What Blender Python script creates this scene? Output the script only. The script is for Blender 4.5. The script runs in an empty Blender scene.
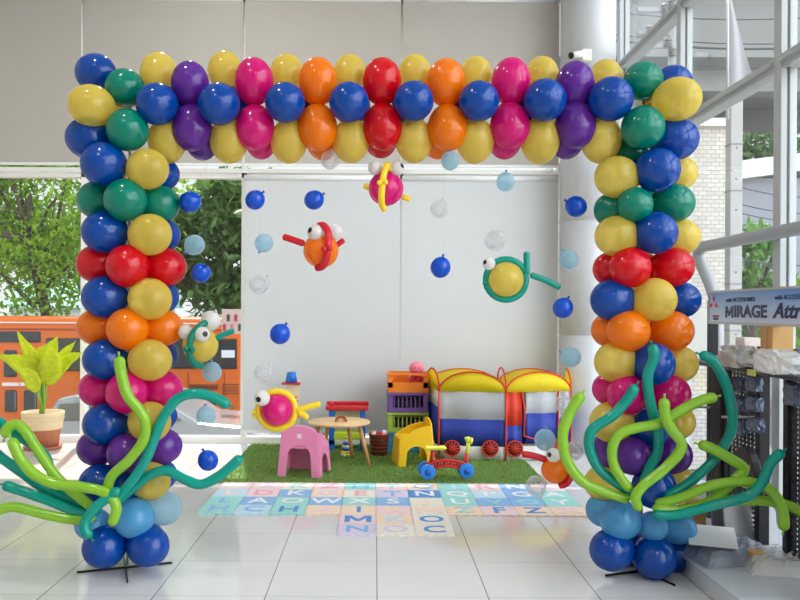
import bpy, bmesh, math, random
from mathutils import Vector, Matrix, Quaternion
random.seed(7)
C = bpy.context.scene.collection
SC = bpy.context.scene
PI = math.pi
# ------------------------------------------------------------------ camera geometry
F, H, VX, VY, RHO = 790.0, 1.54, 375.0, 311.0, 0.006
def P(px, py, Z):
    """world point seen at pixel (px,py) at distance Z in front of the lens"""
    dx, dy = px - VX, py - VY
    x, y = dx + RHO * dy, dy - RHO * dx
    return Vector((x / F * Z, Z, H - y / F * Z))
def S(px, Z): return px * Z / F

# ------------------------------------------------------------------ materials
def lin(c):
    return tuple(((v / 255.0) / 12.92 if v <= 10 else (((v / 255.0) + 0.055) / 1.055) ** 2.4) for v in c)
MATS = {}
def mat(name, rgb=(200, 200, 200), rough=0.5, metal=0.0, spec=0.5, coat=0.0, noise=0.0, nscale=8.0, bump=0.0, bscale=40.0,
        translucent=0.0, alpha=1.0, sheen=0.0):
    if name in MATS: return MATS[name]
    m = bpy.data.materials.new(name); m.use_nodes = True
    nt = m.node_tree; nd = nt.nodes; L = nt.links
    b = nd['Principled BSDF']; out = nd['Material Output']
    col = lin(rgb) + (1,)
    b.inputs['Base Color'].default_value = col
    b.inputs['Roughness'].default_value = rough
    b.inputs['Metallic'].default_value = metal
    b.inputs['Specular IOR Level'].default_value = spec
    b.inputs['Coat Weight'].default_value = coat
    b.inputs['Coat Roughness'].default_value = 0.05
    tc = nd.new('ShaderNodeTexCoord')
    colsock = None
    if noise > 0:
        n = nd.new('ShaderNodeTexNoise'); n.inputs['Scale'].default_value = nscale; n.inputs['Detail'].default_value = 4
        L.new(tc.outputs['Object'], n.inputs['Vector'])
        mx = nd.new('ShaderNodeMix'); mx.data_type = 'RGBA'
        mx.inputs[6].default_value = tuple(max(0, c * (1 - noise)) for c in col[:3]) + (1,)
        mx.inputs[7].default_value = tuple(min(1, c * (1 + noise)) for c in col[:3]) + (1,)
        L.new(n.outputs['Fac'], mx.inputs[0]); L.new(mx.outputs[2], b.inputs['Base Color']); colsock = mx.outputs[2]
    if bump > 0:
        n2 = nd.new('ShaderNodeTexNoise'); n2.inputs['Scale'].default_value = bscale; n2.inputs['Detail'].default_value = 5
        L.new(tc.outputs['Object'], n2.inputs['Vector'])
        bp = nd.new('ShaderNodeBump'); bp.inputs['Strength'].default_value = bump; bp.inputs['Distance'].default_value = 0.02
        L.new(n2.outputs['Fac'], bp.inputs['Height']); L.new(bp.outputs['Normal'], b.inputs['Normal'])
    last = b.outputs['BSDF']
    if translucent > 0:
        t = nd.new('ShaderNodeBsdfTranslucent'); t.inputs['Color'].default_value = col
        if colsock: L.new(colsock, t.inputs['Color'])
        mix = nd.new('ShaderNodeMixShader'); mix.inputs[0].default_value = translucent
        L.new(last, mix.inputs[1]); L.new(t.outputs[0], mix.inputs[2]); last = mix.outputs[0]
    if alpha < 1:
        t = nd.new('ShaderNodeBsdfTransparent'); t.inputs['Color'].default_value = (1, 1, 1, 1)
        mix = nd.new('ShaderNodeMixShader'); mix.inputs[0].default_value = 1 - alpha
        L.new(last, mix.inputs[1]); L.new(t.outputs[0], mix.inputs[2]); last = mix.outputs[0]
    L.new(last, out.inputs['Surface'])
    MATS[name] = m
    return m

def latex(name, rgb, clear=0.0, tl=0.3, edge=0.25):
    """thin stretched latex: glossy skin, some light through, more see-through where it faces you"""
    m = bpy.data.materials.new(name); m.use_nodes = True
    nt = m.node_tree; nd = nt.nodes; L = nt.links
    b = nd['Principled BSDF']; out = nd['Material Output']
    col = lin(rgb) + (1,)
    b.inputs['Base Color'].default_value = col
    b.inputs['Roughness'].default_value = 0.13
    b.inputs['Specular IOR Level'].default_value = 0.62
    b.inputs['Coat Weight'].default_value = 0.0
    b.inputs['Coat Roughness'].default_value = 0.08
    tr = nd.new('ShaderNodeBsdfTranslucent'); tr.inputs['Color'].default_value = col
    mx = nd.new('ShaderNodeMixShader'); mx.inputs[0].default_value = tl
    L.new(b.outputs[0], mx.inputs[1]); L.new(tr.outputs[0], mx.inputs[2]); last = mx.outputs[0]
    if clear > 0:
        lw = nd.new('ShaderNodeLayerWeight'); lw.inputs['Blend'].default_value = 0.35
        mr = nd.new('ShaderNodeMapRange'); mr.inputs['From Min'].default_value = 0.0; mr.inputs['From Max'].default_value = 1.0
        mr.inputs['To Min'].default_value = clear; mr.inputs['To Max'].default_value = clear * edge
        L.new(lw.outputs['Facing'], mr.inputs['Value'])
        tp = nd.new('ShaderNodeBsdfTransparent')
        tint = tuple(0.35 + 0.65 * c for c in col[:3]) + (1,)
        tp.inputs['Color'].default_value = tint
        m2 = nd.new('ShaderNodeMixShader'); L.new(mr.outputs[0], m2.inputs[0])
        L.new(last, m2.inputs[1]); L.new(tp.outputs[0], m2.inputs[2]); last = m2.outputs[0]
    L.new(last, out.inputs['Surface'])
    return m
LAT = {
 'blue':   latex('latex_blue', (0, 78, 176), clear=0.06),
 'green':  latex('latex_green', (0, 146, 122), clear=0.1),
 'yellow': latex('latex_yellow', (240, 216, 98), clear=0.42, edge=0.15),
 'purple': latex('latex_purple', (110, 44, 164), clear=0.1),
 'pink':   latex('latex_pink', (232, 20, 132), clear=0.12),
 'orange': latex('latex_orange', (255, 136, 4), clear=0.1),
 'red':    latex('latex_red', (228, 8, 30), clear=0.08),
 'sky':    latex('latex_sky_blue', (100, 184, 232), clear=0.34),
 'pale':   latex('latex_pale_blue', (186, 222, 236), clear=0.62),
 'clear':  latex('latex_clear', (236, 238, 240), clear=0.80),
 'white':  latex('latex_white', (240, 238, 236), clear=0.15),
 'hblue':  latex('latex_bright_blue', (0, 88, 214)),
 'teal':   latex('latex_teal', (0, 172, 154), clear=0.12),
 'lime':   latex('latex_lime', (160, 212, 60), clear=0.08),
 'fred':   latex('latex_fish_red', (224, 28, 48)),
 'fyel':   latex('latex_fish_yellow', (255, 228, 56)),
}
WHITE_METAL = mat('white_painted_aluminium', (232, 233, 234), 0.4)
GREY_METAL = mat('grey_aluminium', (188, 188, 186), 0.4, 0.2)
BLACK = mat('black_plastic', (18, 18, 20), 0.45)
BLACK_METAL = mat('black_metal', (24, 24, 28), 0.4, 0.5)

def glass_mat():
    m = bpy.data.materials.new('window_glass'); m.use_nodes = True
    nt = m.node_tree; nd = nt.nodes; L = nt.links
    nd.remove(nd['Principled BSDF']); out = nd['Material Output']
    t = nd.new('ShaderNodeBsdfTransparent'); t.inputs['Color'].default_value = (0.97, 0.985, 0.98, 1)
    g = nd.new('ShaderNodeBsdfGlossy'); g.inputs['Roughness'].default_value = 0.0
    lw = nd.new('ShaderNodeLayerWeight'); lw.inputs['Blend'].default_value = 0.5
    pw = nd.new('ShaderNodeMath'); pw.operation = 'POWER'; pw.inputs[1].default_value = 5.0; L.new(lw.outputs['Facing'], pw.inputs[0])
    fr = nd.new('ShaderNodeMath'); fr.operation = 'MULTIPLY_ADD'; fr.inputs[1].default_value = 0.6; fr.inputs[2].default_value = 0.03; L.new(pw.outputs[0], fr.inputs[0])
    mx = nd.new('ShaderNodeMixShader')
    L.new(fr.outputs[0], mx.inputs[0]); L.new(t.outputs[0], mx.inputs[1]); L.new(g.outputs[0], mx.inputs[2])
    L.new(mx.outputs[0], out.inputs['Surface']); return m
GLASS = glass_mat()

def floor_mat():
    m = bpy.data.materials.new('polished_floor_tiles'); m.use_nodes = True
    nt = m.node_tree; nd = nt.nodes; L = nt.links
    b = nd['Principled BSDF']
    b.inputs['Roughness'].default_value = 0.07; b.inputs['Specular IOR Level'].default_value = 0.6
    tc = nd.new('ShaderNodeTexCoord'); sp = nd.new('ShaderNodeSeparateXYZ'); L.new(tc.outputs['Object'], sp.inputs[0])
    def line(sock, off, w):
        a = nd.new('ShaderNodeMath'); a.operation = 'SUBTRACT'; L.new(sock, a.inputs[0]); a.inputs[1].default_value = off - 0.3
        d = nd.new('ShaderNodeMath'); d.operation = 'DIVIDE'; L.new(a.outputs[0], d.inputs[0]); d.inputs[1].default_value = 0.6
        f = nd.new('ShaderNodeMath'); f.operation = 'FRACT'; L.new(d.outputs[0], f.inputs[0])
        s = nd.new('ShaderNodeMath'); s.operation = 'SUBTRACT'; L.new(f.outputs[0], s.inputs[0]); s.inputs[1].default_value = 0.5
        ab = nd.new('ShaderNodeMath'); ab.operation = 'ABSOLUTE'; L.new(s.outputs[0], ab.inputs[0])
        lt = nd.new('ShaderNodeMath'); lt.operation = 'LESS_THAN'; L.new(ab.outputs[0], lt.inputs[0]); lt.inputs[1].default_value = w / 0.6
        return lt.outputs[0]
    l1 = line(sp.outputs[0], 0.02, 0.0028); l2 = line(sp.outputs[1], 4.257, 0.0028)
    m2_ = nd.new('ShaderNodeMath'); m2_.operation = 'MULTIPLY'; L.new(l2, m2_.inputs[0]); m2_.inputs[1].default_value = 0.45
    mxm = nd.new('ShaderNodeMath'); mxm.operation = 'MAXIMUM'; L.new(l1, mxm.inputs[0]); L.new(m2_.outputs[0], mxm.inputs[1])
    n = nd.new('ShaderNodeTexNoise'); n.inputs['Scale'].default_value = 1.2; L.new(tc.outputs['Object'], n.inputs['Vector'])
    base = nd.new('ShaderNodeMix'); base.data_type = 'RGBA'
    base.inputs[6].default_value = lin((212, 211, 210)) + (1,); base.inputs[7].default_value = lin((222, 221, 220)) + (1,)
    L.new(n.outputs['Fac'], base.inputs[0])
    mx = nd.new('ShaderNodeMix'); mx.data_type = 'RGBA'; mx.inputs[7].default_value = lin((112, 112, 114)) + (1,)
    L.new(mxm.outputs[0], mx.inputs[0]); L.new(base.outputs[2], mx.inputs[6]); L.new(mx.outputs[2], b.inputs['Base Color'])
    return m

def brick_mat(name, c1, c2, mortar, scale, rot=True):
    m = bpy.data.materials.new(name); m.use_nodes = True
    nt = m.node_tree; nd = nt.nodes; L = nt.links; b = nd['Principled BSDF']; b.inputs['Roughness'].default_value = 0.85
    tc = nd.new('ShaderNodeTexCoord'); mp = nd.new('ShaderNodeMapping'); mp.inputs['Rotation'].default_value = (PI / 2, 0, 0)
    br = nd.new('ShaderNodeTexBrick'); br.inputs['Color1'].default_value = lin(c1) + (1,); br.inputs['Color2'].default_value = lin(c2) + (1,)
    br.inputs['Mortar'].default_value = lin(mortar) + (1,); br.inputs['Scale'].default_value = scale
    L.new(tc.outputs['Object'], mp.inputs[0]); L.new(mp.outputs[0], br.inputs['Vector']); L.new(br.outputs['Color'], b.inputs['Base Color'])
    return m

# ------------------------------------------------------------------ mesh helpers
class MB:
    def __init__(s): s.v = []; s.f = []; s.smooth = []
    def add(s, vs, fs, smooth=False):
        o = len(s.v); s.v += [tuple(v) for v in vs]
        for f in fs: s.f.append(tuple(i + o for i in f)); s.smooth.append(smooth)
    def box(s, x0, x1, y0, y1, z0, z1, M=None):
        vs = [Vector((x, y, z)) for z in (z0, z1) for y in (y0, y1) for x in (x0, x1)]
        if M: vs = [M @ v for v in vs]
        s.add(vs, [(0, 2, 3, 1), (4, 5, 7, 6), (0, 1, 5, 4), (2, 6, 7, 3), (0, 4, 6, 2), (1, 3, 7, 5)])
    def lathe(s, prof, n=24, M=None, smooth=True):
        vs = []; fs = []; k = len(prof)
        for j in range(n):
            a = 2 * PI * j / n
            for r, z in prof:
                v = Vector((r * math.cos(a), r * math.sin(a), z)); vs.append(M @ v if M else v)
        for j in range(n):
            q = (j + 1) % n
            for i in range(k - 1): fs.append((j * k + i, q * k + i, q * k + i + 1, j * k + i + 1))
        fs.append(tuple(reversed([j * k for j in range(n)]))) if prof[0][0] > 1e-4 else None
        if prof[-1][0] > 1e-4: fs.append(tuple(j * k + k - 1 for j in range(n)))
        s.add(vs, fs, smooth)
    def cyl(s, a, b, r, r2=None, n=16, smooth=True):
        a = Vector(a); b = Vector(b); d = b - a; q = Vector((0, 0, 1)).rotation_difference(d.normalized())
        M = Matrix.Translation(a) @ q.to_matrix().to_4x4()
        r2 = r if r2 is None else r2
        s.lathe([(r, 0), (r2, d.length)], n, M, smooth)
    def sphere(s, c, rx, ry=None, rz=None, n=20, k=12):
        ry = ry or rx; rz = rz or rx
        M = Matrix.Translation(Vector(c)) @ Matrix.Diagonal((rx, ry, rz, 1))
        s.lathe([(math.sin(PI * i / k) if 0 < i < k else 0.0, -math.cos(PI * i / k)) for i in range(k + 1)], n, M)
    def tube(s, pts, rad, n=12, closed=False, cap=True):
        pts = [Vector(p) for p in pts]; N = len(pts)
        rad = rad if isinstance(rad, (list, tuple)) else [rad] * N
        vs = []; fs = []; prev = None
        for i, p in enumerate(pts):
            if closed: t = pts[(i + 1) % N] - pts[i - 1]
            else: t = pts[min(i + 1, N - 1)] - pts[max(i - 1, 0)]
            t.normalize()
            if prev is None:
                u = t.orthogonal().normalized()
            else:
                u = (prev - t * prev.dot(t)).normalized()
            prev = u; w = t.cross(u)
            for j in range(n):
                a = 2 * PI * j / n; vs.append(p + (u * math.cos(a) + w * math.sin(a)) * rad[i])
        for i in range(N if closed else N - 1):
            q = (i + 1) % N
            for j in range(n):
                k = (j + 1) % n; fs.append((i * n + j, i * n + k, q * n + k, q * n + j))
        if not closed and cap:
            fs.append(tuple(reversed(range(n)))); fs.append(tuple((N - 1) * n + j for j in range(n)))
        s.add(vs, fs, True)
    def prism(s, poly, axis, a0, a1, smooth=False):
        """extrude a 2-D polygon along an axis"""
        def p3(u, v, a): return {'x': (a, u, v), 'y': (u, a, v), 'z': (u, v, a)}[axis]
        n = len(poly); vs = [p3(u, v, a0) for u, v in poly] + [p3(u, v, a1) for u, v in poly]
        fs = [tuple(range(n)), tuple(reversed(range(n, 2 * n)))] + [(i, n + i, n + (i + 1) % n, (i + 1) % n) for i in range(n)]
        s.add(vs, fs, smooth)
    def mesh(s, name, m):
        me = bpy.data.meshes.new(name); me.from_pydata(s.v, [], s.f)
        me.polygons.foreach_set('use_smooth', s.smooth)
        me.materials.append(m)
        bm = bmesh.new(); bm.from_mesh(me); bmesh.ops.recalc_face_normals(bm, faces=bm.faces); bm.to_mesh(me); bm.free()
        return me
    def build(s, name, m, parent=None, loc=None, bevel=0.0, label=None):
        o = bpy.data.objects.new(name, s.mesh(name, m)); C.objects.link(o)
        if loc is not None: o.location = loc
        if parent: o.parent = parent
        if bevel:
            b = o.modifiers.new('bevel', 'BEVEL'); b.width = bevel; b.segments = 2; b.limit_method = 'ANGLE'
        if label: o['label'] = label
        return o
def tag(o, label, cat, group=None):
    o['label'] = label; o['category'] = cat
    if group: o['group'] = group
    return o
def thing(name, label, cat, loc=(0, 0, 0), group=None, rz=0.0):
    o = bpy.data.objects.new(name, None); C.objects.link(o); o.location = loc; o.rotation_euler = (0, 0, rz); o.empty_display_size = 0.1
    return tag(o, label, cat, group)
def struct(o): o['kind'] = 'structure'; return o
def spline(pts, sub=8):
    pts = [Vector(p) for p in pts]; out = []
    for i in range(len(pts) - 1):
        p0 = pts[max(i - 1, 0)]; p1 = pts[i]; p2 = pts[i + 1]; p3 = pts[min(i + 2, len(pts) - 1)]
        for k in range(sub):
            t = k / sub
            out.append(0.5 * ((2 * p1) + (p2 - p0) * t + (2 * p0 - 5 * p1 + 4 * p2 - p3) * t * t + (3 * p1 - p0 - 3 * p2 + p3) * t ** 3))
    out.append(pts[-1]); return out
def text_mesh(name, txt, size, m, extrude=0.002, offset=0.0, shear=0.0, spacing=1.0):
    cu = bpy.data.curves.new(name, 'FONT'); cu.body = txt; cu.size = size; cu.extrude = extrude; cu.offset = offset; cu.shear = shear
    cu.align_x = 'CENTER'; cu.align_y = 'CENTER'; cu.space_character = spacing; cu.resolution_u = 3
    o = bpy.data.objects.new(name, cu); C.objects.link(o)
    bpy.context.view_layer.update()
    dg = bpy.context.evaluated_depsgraph_get()
    me = bpy.data.meshes.new_from_object(o.evaluated_get(dg)); me.name = name
    bpy.data.objects.remove(o); bpy.data.curves.remove(cu)
    me.materials.clear(); me.materials.append(m)
    return me
M_POLY = [(0, 0), (0, 1), (.24, 1), (.5, .45), (.76, 1), (1, 1), (1, 0), (.8, 0), (.8, .64), (.57, .16), (.43, .16), (.2, .64), (.2, 0)]
def m_letter(name, size, m, extrude=0.001):
    h, w = size * 0.73, size * 0.84
    b = MB(); b.prism([((u - .5) * w, (v - .5) * h) for u, v in M_POLY], 'z', -extrude, extrude)
    return b.mesh(name, m)
def link_mesh(name, me, parent=None, M=None, label=None):
    o = bpy.data.objects.new(name, me); C.objects.link(o)
    if parent: o.parent = parent
    if M is not None: o.matrix_local = M
    if label: o['label'] = label
    return o

# ================================================================== SETTING
YW, XR = 9.2, 2.78                        # back glass wall, right glass wall
XL, YF, ZC = -5.24, -3.0, 5.7
b = MB(); b.box(XL, XR + 0.1, YF, YW + 0.05, -0.12, 0); struct(b.build('floor', floor_mat()))
b = MB(); b.box(XL, XR + 0.1, YF, YW + 0.1, ZC, ZC + 0.15); struct(b.build('ceiling', mat('ceiling_paint', (225, 224, 220), 0.9)))
b = MB(); b.box(XL - 0.15, XL, YF, YW + 0.1, 0, ZC); struct(b.build('wall_left', mat('wall_paint', (222, 220, 214), 0.9)))
b = MB(); b.box(XL, XR, YF - 0.15, YF, 0, ZC); struct(b.build('wall_front', mat('wall_paint')))
b = MB(); b.box(XL, XR, YW - 0.02, YW + 0.1, 5.16, ZC); struct(b.build('trim_1', mat('header_paint', (214, 212, 206), 0.7), bevel=0.01))

ZT = P(300, 174.5, YW).z                  # transom between the low and the high windows
bays = [P(-70, 300, YW).x, P(85, 300, YW).x, P(244.5, 300, YW).x, P(400, 300, YW).x, P(556, 300, YW).x]
bays[0] = XL
wn = 0
FRAME = mat('window_frame_white', (236, 234, 230), 0.45)
for i in range(4):
    x0, x1 = bays[i], bays[i + 1]
    for (z0, z1) in ((0.0, ZT), (ZT, 5.16)):
        wn += 1; b = MB(); e = 0.03
        b.box(x0, x0 + e, YW - 0.06, YW + 0.06, z0, z1); b.box(x1 - e, x1, YW - 0.06, YW + 0.06, z0, z1)
        if z0 == 0: b.box(x0, x1, YW - 0.07, YW + 0.06, 0, 0.075); b.box(x0, x1, YW - 0.06, YW + 0.06, ZT - 0.055, ZT)
        else: b.box(x0, x1, YW - 0.09, YW + 0.06, z0, z0 + 0.05); b.box(x0, x1, YW - 0.06, YW + 0.06, z1 - 0.06, z1)
        w = struct(b.build('window_%d' % wn, FRAME))
        b = MB(); b.box(x0 + e, x1 - e, YW + 0.01, YW + 0.018, z0 + 0.05, z1 - 0.05); b.build('pane', GLASS, w)
# roller blinds
BL_UP = mat('blind_fabric_upper', (192, 187, 180), 0.9, translucent=0.12, noise=0.03, nscale=3)
BL_LO = mat('blind_fabric_lower', (216, 218, 220), 0.9, translucent=0.16, noise=0.02, nscale=2)
def blind(name, label, x0, x1, z0, z1, m, group):
    t = thing(name, label, 'blind', ((x0 + x1) / 2, YW - 0.13, z0), group)
    w = (x1 - x0) / 2 - 0.012; h = z1 - z0
    b = MB(); b.box(-w, w, -0.004, 0.004, 0.02, h); b.build('fabric', m, t)
    b = MB(); b.box(-w, w, -0.016, 0.016, 0, 0.03); b.build('bottom_rail', WHITE_METAL, t, bevel=0.004)
    b = MB(); b.cyl((-w, 0.0, h), (w, 0.0, h), 0.03); b.build('roller', WHITE_METAL, t)
up = ['upper grey roller blind at the far left beyond the left balloon column', 'upper grey roller blind above the clear window beside the left column',
      'upper grey roller blind over the left white lower blind, middle of arch', 'upper grey roller blind beside the round column']
for i in range(4): blind('roller_blind', up[i], bays[i], bays[i + 1], ZT + 0.07, 5.12, BL_UP, 'upper roller blinds')
ZB = P(300, 431, YW).z
lo = {2: 'white lowered roller blind behind the orange fish and pink chair', 3: 'white lowered roller blind behind the play tent and green fish'}
for i in (2, 3): blind('roller_blind', lo[i], bays[i], bays[i + 1], ZB, ZT - 0.06, BL_LO, 'lower roller blinds')

# round column in the corner with cladding seams
colx = P(583, 300, 9.0).x; colr = S(26.5, 8.95)
b = MB(); prof = [(colr, 0)]
for zs in (P(583, 335, 8.7).z, P(583, 221, 8.7).z, P(583, 108, 8.7).z):
    prof += [(colr, zs - 0.012), (colr - 0.012, zs - 0.008), (colr - 0.012, zs + 0.008), (colr, zs + 0.012)]
prof.append((colr, ZC)); b.lathe(prof, 64); struct(b.build('column', mat('column_cladding', (190, 190, 193), 0.4), loc=(colx, 8.85, 0)))
FRAME_R = mat('window_frame_grey_white', (176, 179, 180), 0.45)
# fill between column and side glazing
ymull = [8.92, 7.15, 5.38, 3.61, 1.84, 0.07, -1.70, -3.0]
zt = [0.0, 2.08, 3.25, 4.33, ZC]
for i in range(len(ymull)):
    y1 = YW if i == 0 else ymull[i - 1]; y0 = ymull[i]
    wn += 1; b = MB()
    for xx in ((-0.05, -0.008), (0.01, 0.06)): b.box(XR + xx[0], XR + xx[1], y0 - 0.05, y0 + 0.05, 0, ZC)
    b.box(XR - 0.01, XR + 0.012, y0 - 0.03, y0 + 0.05, 0, ZC)
    for z in (0.04, 3.25, 4.33): b.box(XR - 0.04, XR + 0.08, y0 + 0.05, y1 - 0.05, z - 0.05, z + 0.05)
    for z in (3.25, 4.33): b.box(XR - 0.075, XR - 0.03, y0 + 0.05, y1 - 0.05, z - 0.012, z + 0.012)
    w = struct(b.build('window_%d' % wn, FRAME_R, bevel=0.004))
    for (z0, z1) in ((0.09, 3.2), (3.3, 4.28), (4.38, ZC)):
        b = MB(); b.box(XR + 0.02, XR + 0.028, y0 + 0.03, y1 - 0.03, z0, z1); b.build('pane', GLASS, w)

# ================================================================== OUTSIDE
GZ = -1.3
ASPH = mat('asphalt', (120, 120, 120), 0.9, noise=0.15, nscale=3)
b = MB(); b.box(-60, 80, YW + 0.1, 120, GZ - 0.2, GZ); struct(b.build('road', ASPH))
b = MB(); b.box(XR + 0.12, 80, -30, YW + 0.1, GZ - 0.2, GZ); struct(b.build('pavement', mat('pavement_concrete', (190, 188, 184), 0.9, noise=0.1)))

def tree(label, cx, cy, cz, rx, ry, rz, n, ls, leafrgb, trunk, seed, tone=0.35):
    rnd = random.Random(seed)
    t = thing('leafy_tree', label, 'tree', (cx, cy, GZ))
    b = MB()
    base = Vector(trunk) - Vector((cx, cy, GZ)); base.z = 0
    top = Vector((0, 0, cz - GZ))
    b.tube(spline([base, base * 0.7 + Vector((0.1, 0, top.z * 0.35)), base * 0.3 + Vector((0, 0, top.z * 0.65)), top]), [0.2 - 0.12 * i / 24 for i in range(25)], 8)
    for k in range(16):
        a = rnd.uniform(0, 2 * PI); zz = rnd.uniform(-0.7, 0.7)
        e = Vector((math.cos(a) * rx * 0.85, math.sin(a) * ry * 0.85, top.z + zz * rz))
        s0 = base * 0.25 + Vector((0, 0, top.z * rnd.uniform(0.5, 0.85)))
        mid = (s0 + e) / 2 + Vector((rnd.uniform(-.2, .2), rnd.uniform(-.2, .2), rnd.uniform(0, .3)))
        pts = spline([s0, mid, e], 6); b.tube(pts, [0.06 - 0.045 * i / 12 for i in range(13)], 6)
    b.build('trunk', mat('bark', (82, 70, 60), 0.9, noise=0.3), t)
    b = MB()
    clumps = []
    for k in range(46):
        a = rnd.uniform(0, 2 * PI); u = rnd.uniform(-1, 1); rr = rnd.uniform(0.35, 1) ** 0.6; q = math.sqrt(1 - u * u)
        clumps.append(Vector((math.cos(a) * q * rx * rr, math.sin(a) * q * ry * rr, u * rz * rr + top.z)))
    for k in range(n):
        c = rnd.choice(clumps); s = rx * 0.20
        p = c + Vector((rnd.gauss(0, s), rnd.gauss(0, s), rnd.gauss(0, s * 0.55)))
        q = Quaternion((rnd.gauss(0, 1), rnd.gauss(0, 1), rnd.gauss(0, 1), rnd.gauss(0, 1)))
        q.normalize(); l = ls * rnd.uniform(0.6, 1.3); w = l * 0.24
        vs = [Vector((0, 0, 0)), Vector((w, l * .35, 0.02)), Vector((w * .7, l * .75, 0)), Vector((0, l, -0.03)), Vector((-w * .7, l * .75, 0)), Vector((-w, l * .35, 0.02))]
        q2 = q if rnd.random() < 0.35 else Quaternion((0, 0, 1), rnd.uniform(0, 2 * PI)) @ Quaternion((1, 0, 0), rnd.uniform(-1.0, 0.2))
        b.add([p + q2 @ v for v in vs], [(0, 1, 2, 3), (0, 3, 4, 5)])
    b.build('foliage', mat('leaves_' + str(seed), leafrgb, 0.4, noise=tone, nscale=2.2, translucent=0.5), t)
    return t
tree('bright green tree standing beyond the window left of the left balloon column', -8.1, 18.4, 4.25, 2.9, 1.4, 2.6, 19000, 0.17, (140, 182, 36), (-7.4, 18.6, 0), 3)
tree('darker green long-leaved tree seen between left column and white blind', -4.1, 22.4, 3.3, 2.1, 1.2, 2.0, 7500, 0.33, (96, 130, 66), (-4.3, 22.6, 0), 5)
tree('distant green tree beyond white roof, seen through right glazing', 22.0, 46, 9.0, 4.2, 2.0, 4.0, 4200, 0.6, (120, 152, 108), (22, 46, 0), 9, 0.3)
tree('low green bush-like tree behind the white pole outside right glazing', 9.2, 19.3, 2.6, 0.7, 0.6, 1.2, 1000, 0.24, (104, 150, 60), (9.2, 19.3, 0), 11, 0.3)
tree('yellow-green tree showing above the blue shop sign by the right glazing', 11.6, 22.6, 1.6, 1.3, 0.8, 1.2, 1500, 0.28, (130, 172, 40), (11.6, 22.6, 0), 12, 0.3)

# orange bus
def Q(px, py, Z=14.0): return P(px, py, Z)
ORANGE_B = mat('bus_orange_paint', (222, 106, 28), 0.35, noise=0.08, nscale=1.5)
DARKGL = mat('bus_dark_glass', (40, 44, 50), 0.12, spec=0.7)
bx0, bx1 = -9.0, Q(243, 350).x
t = thing('bus', 'long orange bus parked outside the left window behind the plant', 'bus', ((bx0 + bx1) / 2, 15.2, GZ))
ox = (bx0 + bx1) / 2
def brect(b, px0, py0, px1, py1, d0=-0.03, d1=0.05):
    a = Q(px0, py0); c = Q(px1, py1); b.box(a.x - ox, c.x - ox, 14.0 - 15.2 + d0, 14.0 - 15.2 + d1, c.z - GZ, a.z - GZ)
ztop = Q(40, 317).z - GZ
b = MB(); b.box(bx0 - ox, bx1 - ox, -1.2, 1.2, 0.3, ztop); b.build('body', ORANGE_B, t, bevel=0.06)
b = MB(); brect(b, -120, 321, 243, 324.5, -0.02, 0.03); b.build('roof_stripe', mat('bus_cream', (238, 226, 206), 0.4), t)
for r in ((-60, 331, 41, 342.5), (46, 338, 83, 371), (112, 338, 237, 369)):
    b = MB(); brect(b, *r); b.build('window', DARKGL, t, bevel=0.02)
for r in ((4, 350, 17, 377), (24, 350, 38, 377), (5, 390, 17, 412), (24, 390, 37, 412), (-18, 350, -4, 377), (-18, 390, -4, 412)):
    b = MB(); brect(b, *r); b.build('door_window', DARKGL, t, bevel=0.03)
for r in ((3, 382.5, 19.5, 386), (21, 382.5, 38, 386)):
    b = MB(); brect(b, *r); b.build('trim_strip', mat('bus_white', (232, 224, 220), 0.4), t)
b = MB(); brect(b, 57, 362, 66, 371, -0.05, 0); b.build('sticker', mat('bus_sticker_white', (225, 230, 238), 0.4), t)
b = MB(); brect(b, 222, 350, 235, 357.5, -0.05, 0); b.build('sticker', mat('bus_sticker_white'), t)
b = MB(); brect(b, 192, 396, 216, 412, -0.03, 0.02); b.build('grille', DARKGL, t)
b = MB()
for k in range(4): brect(b, 190, 384.5 + k * 1.4, 218, 385.2 + k * 1.4, -0.02, 0.02)
for i in range(6):
    for k in range(4): brect(b, 223 + i * 2.8, 384 + k * 3, 224.4 + i * 2.8, 385 + k * 3, -0.02, 0.02)
b.build('vent', DARKGL, t)
b = MB()
for px in range(44, 260, 36): brect(b, px, 372, px + 0.5, 440, -0.01, 0.02)
brect(b, -120, 329, 243, 329.7, -0.015, 0.02); b.build('panel_seam', mat('bus_seam', (150, 58, 18), 0.5), t)
for x in (-2.4, 1.9):
    b = MB(); b.cyl((x, -1.22, 0.45), (x, -0.9, 0.45), 0.45, n=28); w = b.build('wheel', BLACK, t)
    b = MB(); b.cyl((x, -1.25, 0.45), (x, -1.2, 0.45), 0.22, n=20); b.build('hub_cap', GREY_METAL, w)
# small cartoonless notice panel by the bus roof: pale board on posts
t = thing('notice_board', 'pale pinkish notice board with small dark figures above the bus roof end', 'sign', P(236, 330, 13.2) * 1.0)
t.location.z = GZ
a = P(222, 309, 13.2); c = P(250, 334, 13.2); hx = (c.x - a.x) / 2; t.location.x = (a.x + c.x) / 2; t.location.y = 13.2
b = MB(); b.box(-hx, hx, -0.02, 0.02, c.z - GZ, a.z - GZ); b.build('board', mat('board_cream', (206, 178, 170), 0.6), t)
for x in (hx * .9,): b = MB(); b.box(x - .02, x + .02, 0.02, 0.06, 0, a.z - GZ); b.build('post', GREY_METAL, t)
rn = random.Random(2)
for k in range(7):
    x = -hx * .8 + k * hx * .27; z = c.z - GZ + 0.08 + (k % 2) * 0.16
    b = MB(); b.sphere((x, -0.022, z + 0.06), 0.03, 0.006, 0.03, 12, 8); b.box(x - .025, x + .025, -0.028, -0.018, z - 0.03, z + 0.04)
    b.build('print_mark', mat('print_' + 'abc'[k % 3], [(170, 60, 60), (70, 60, 60), (200, 120, 140)][k % 3], 0.6), t)

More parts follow.
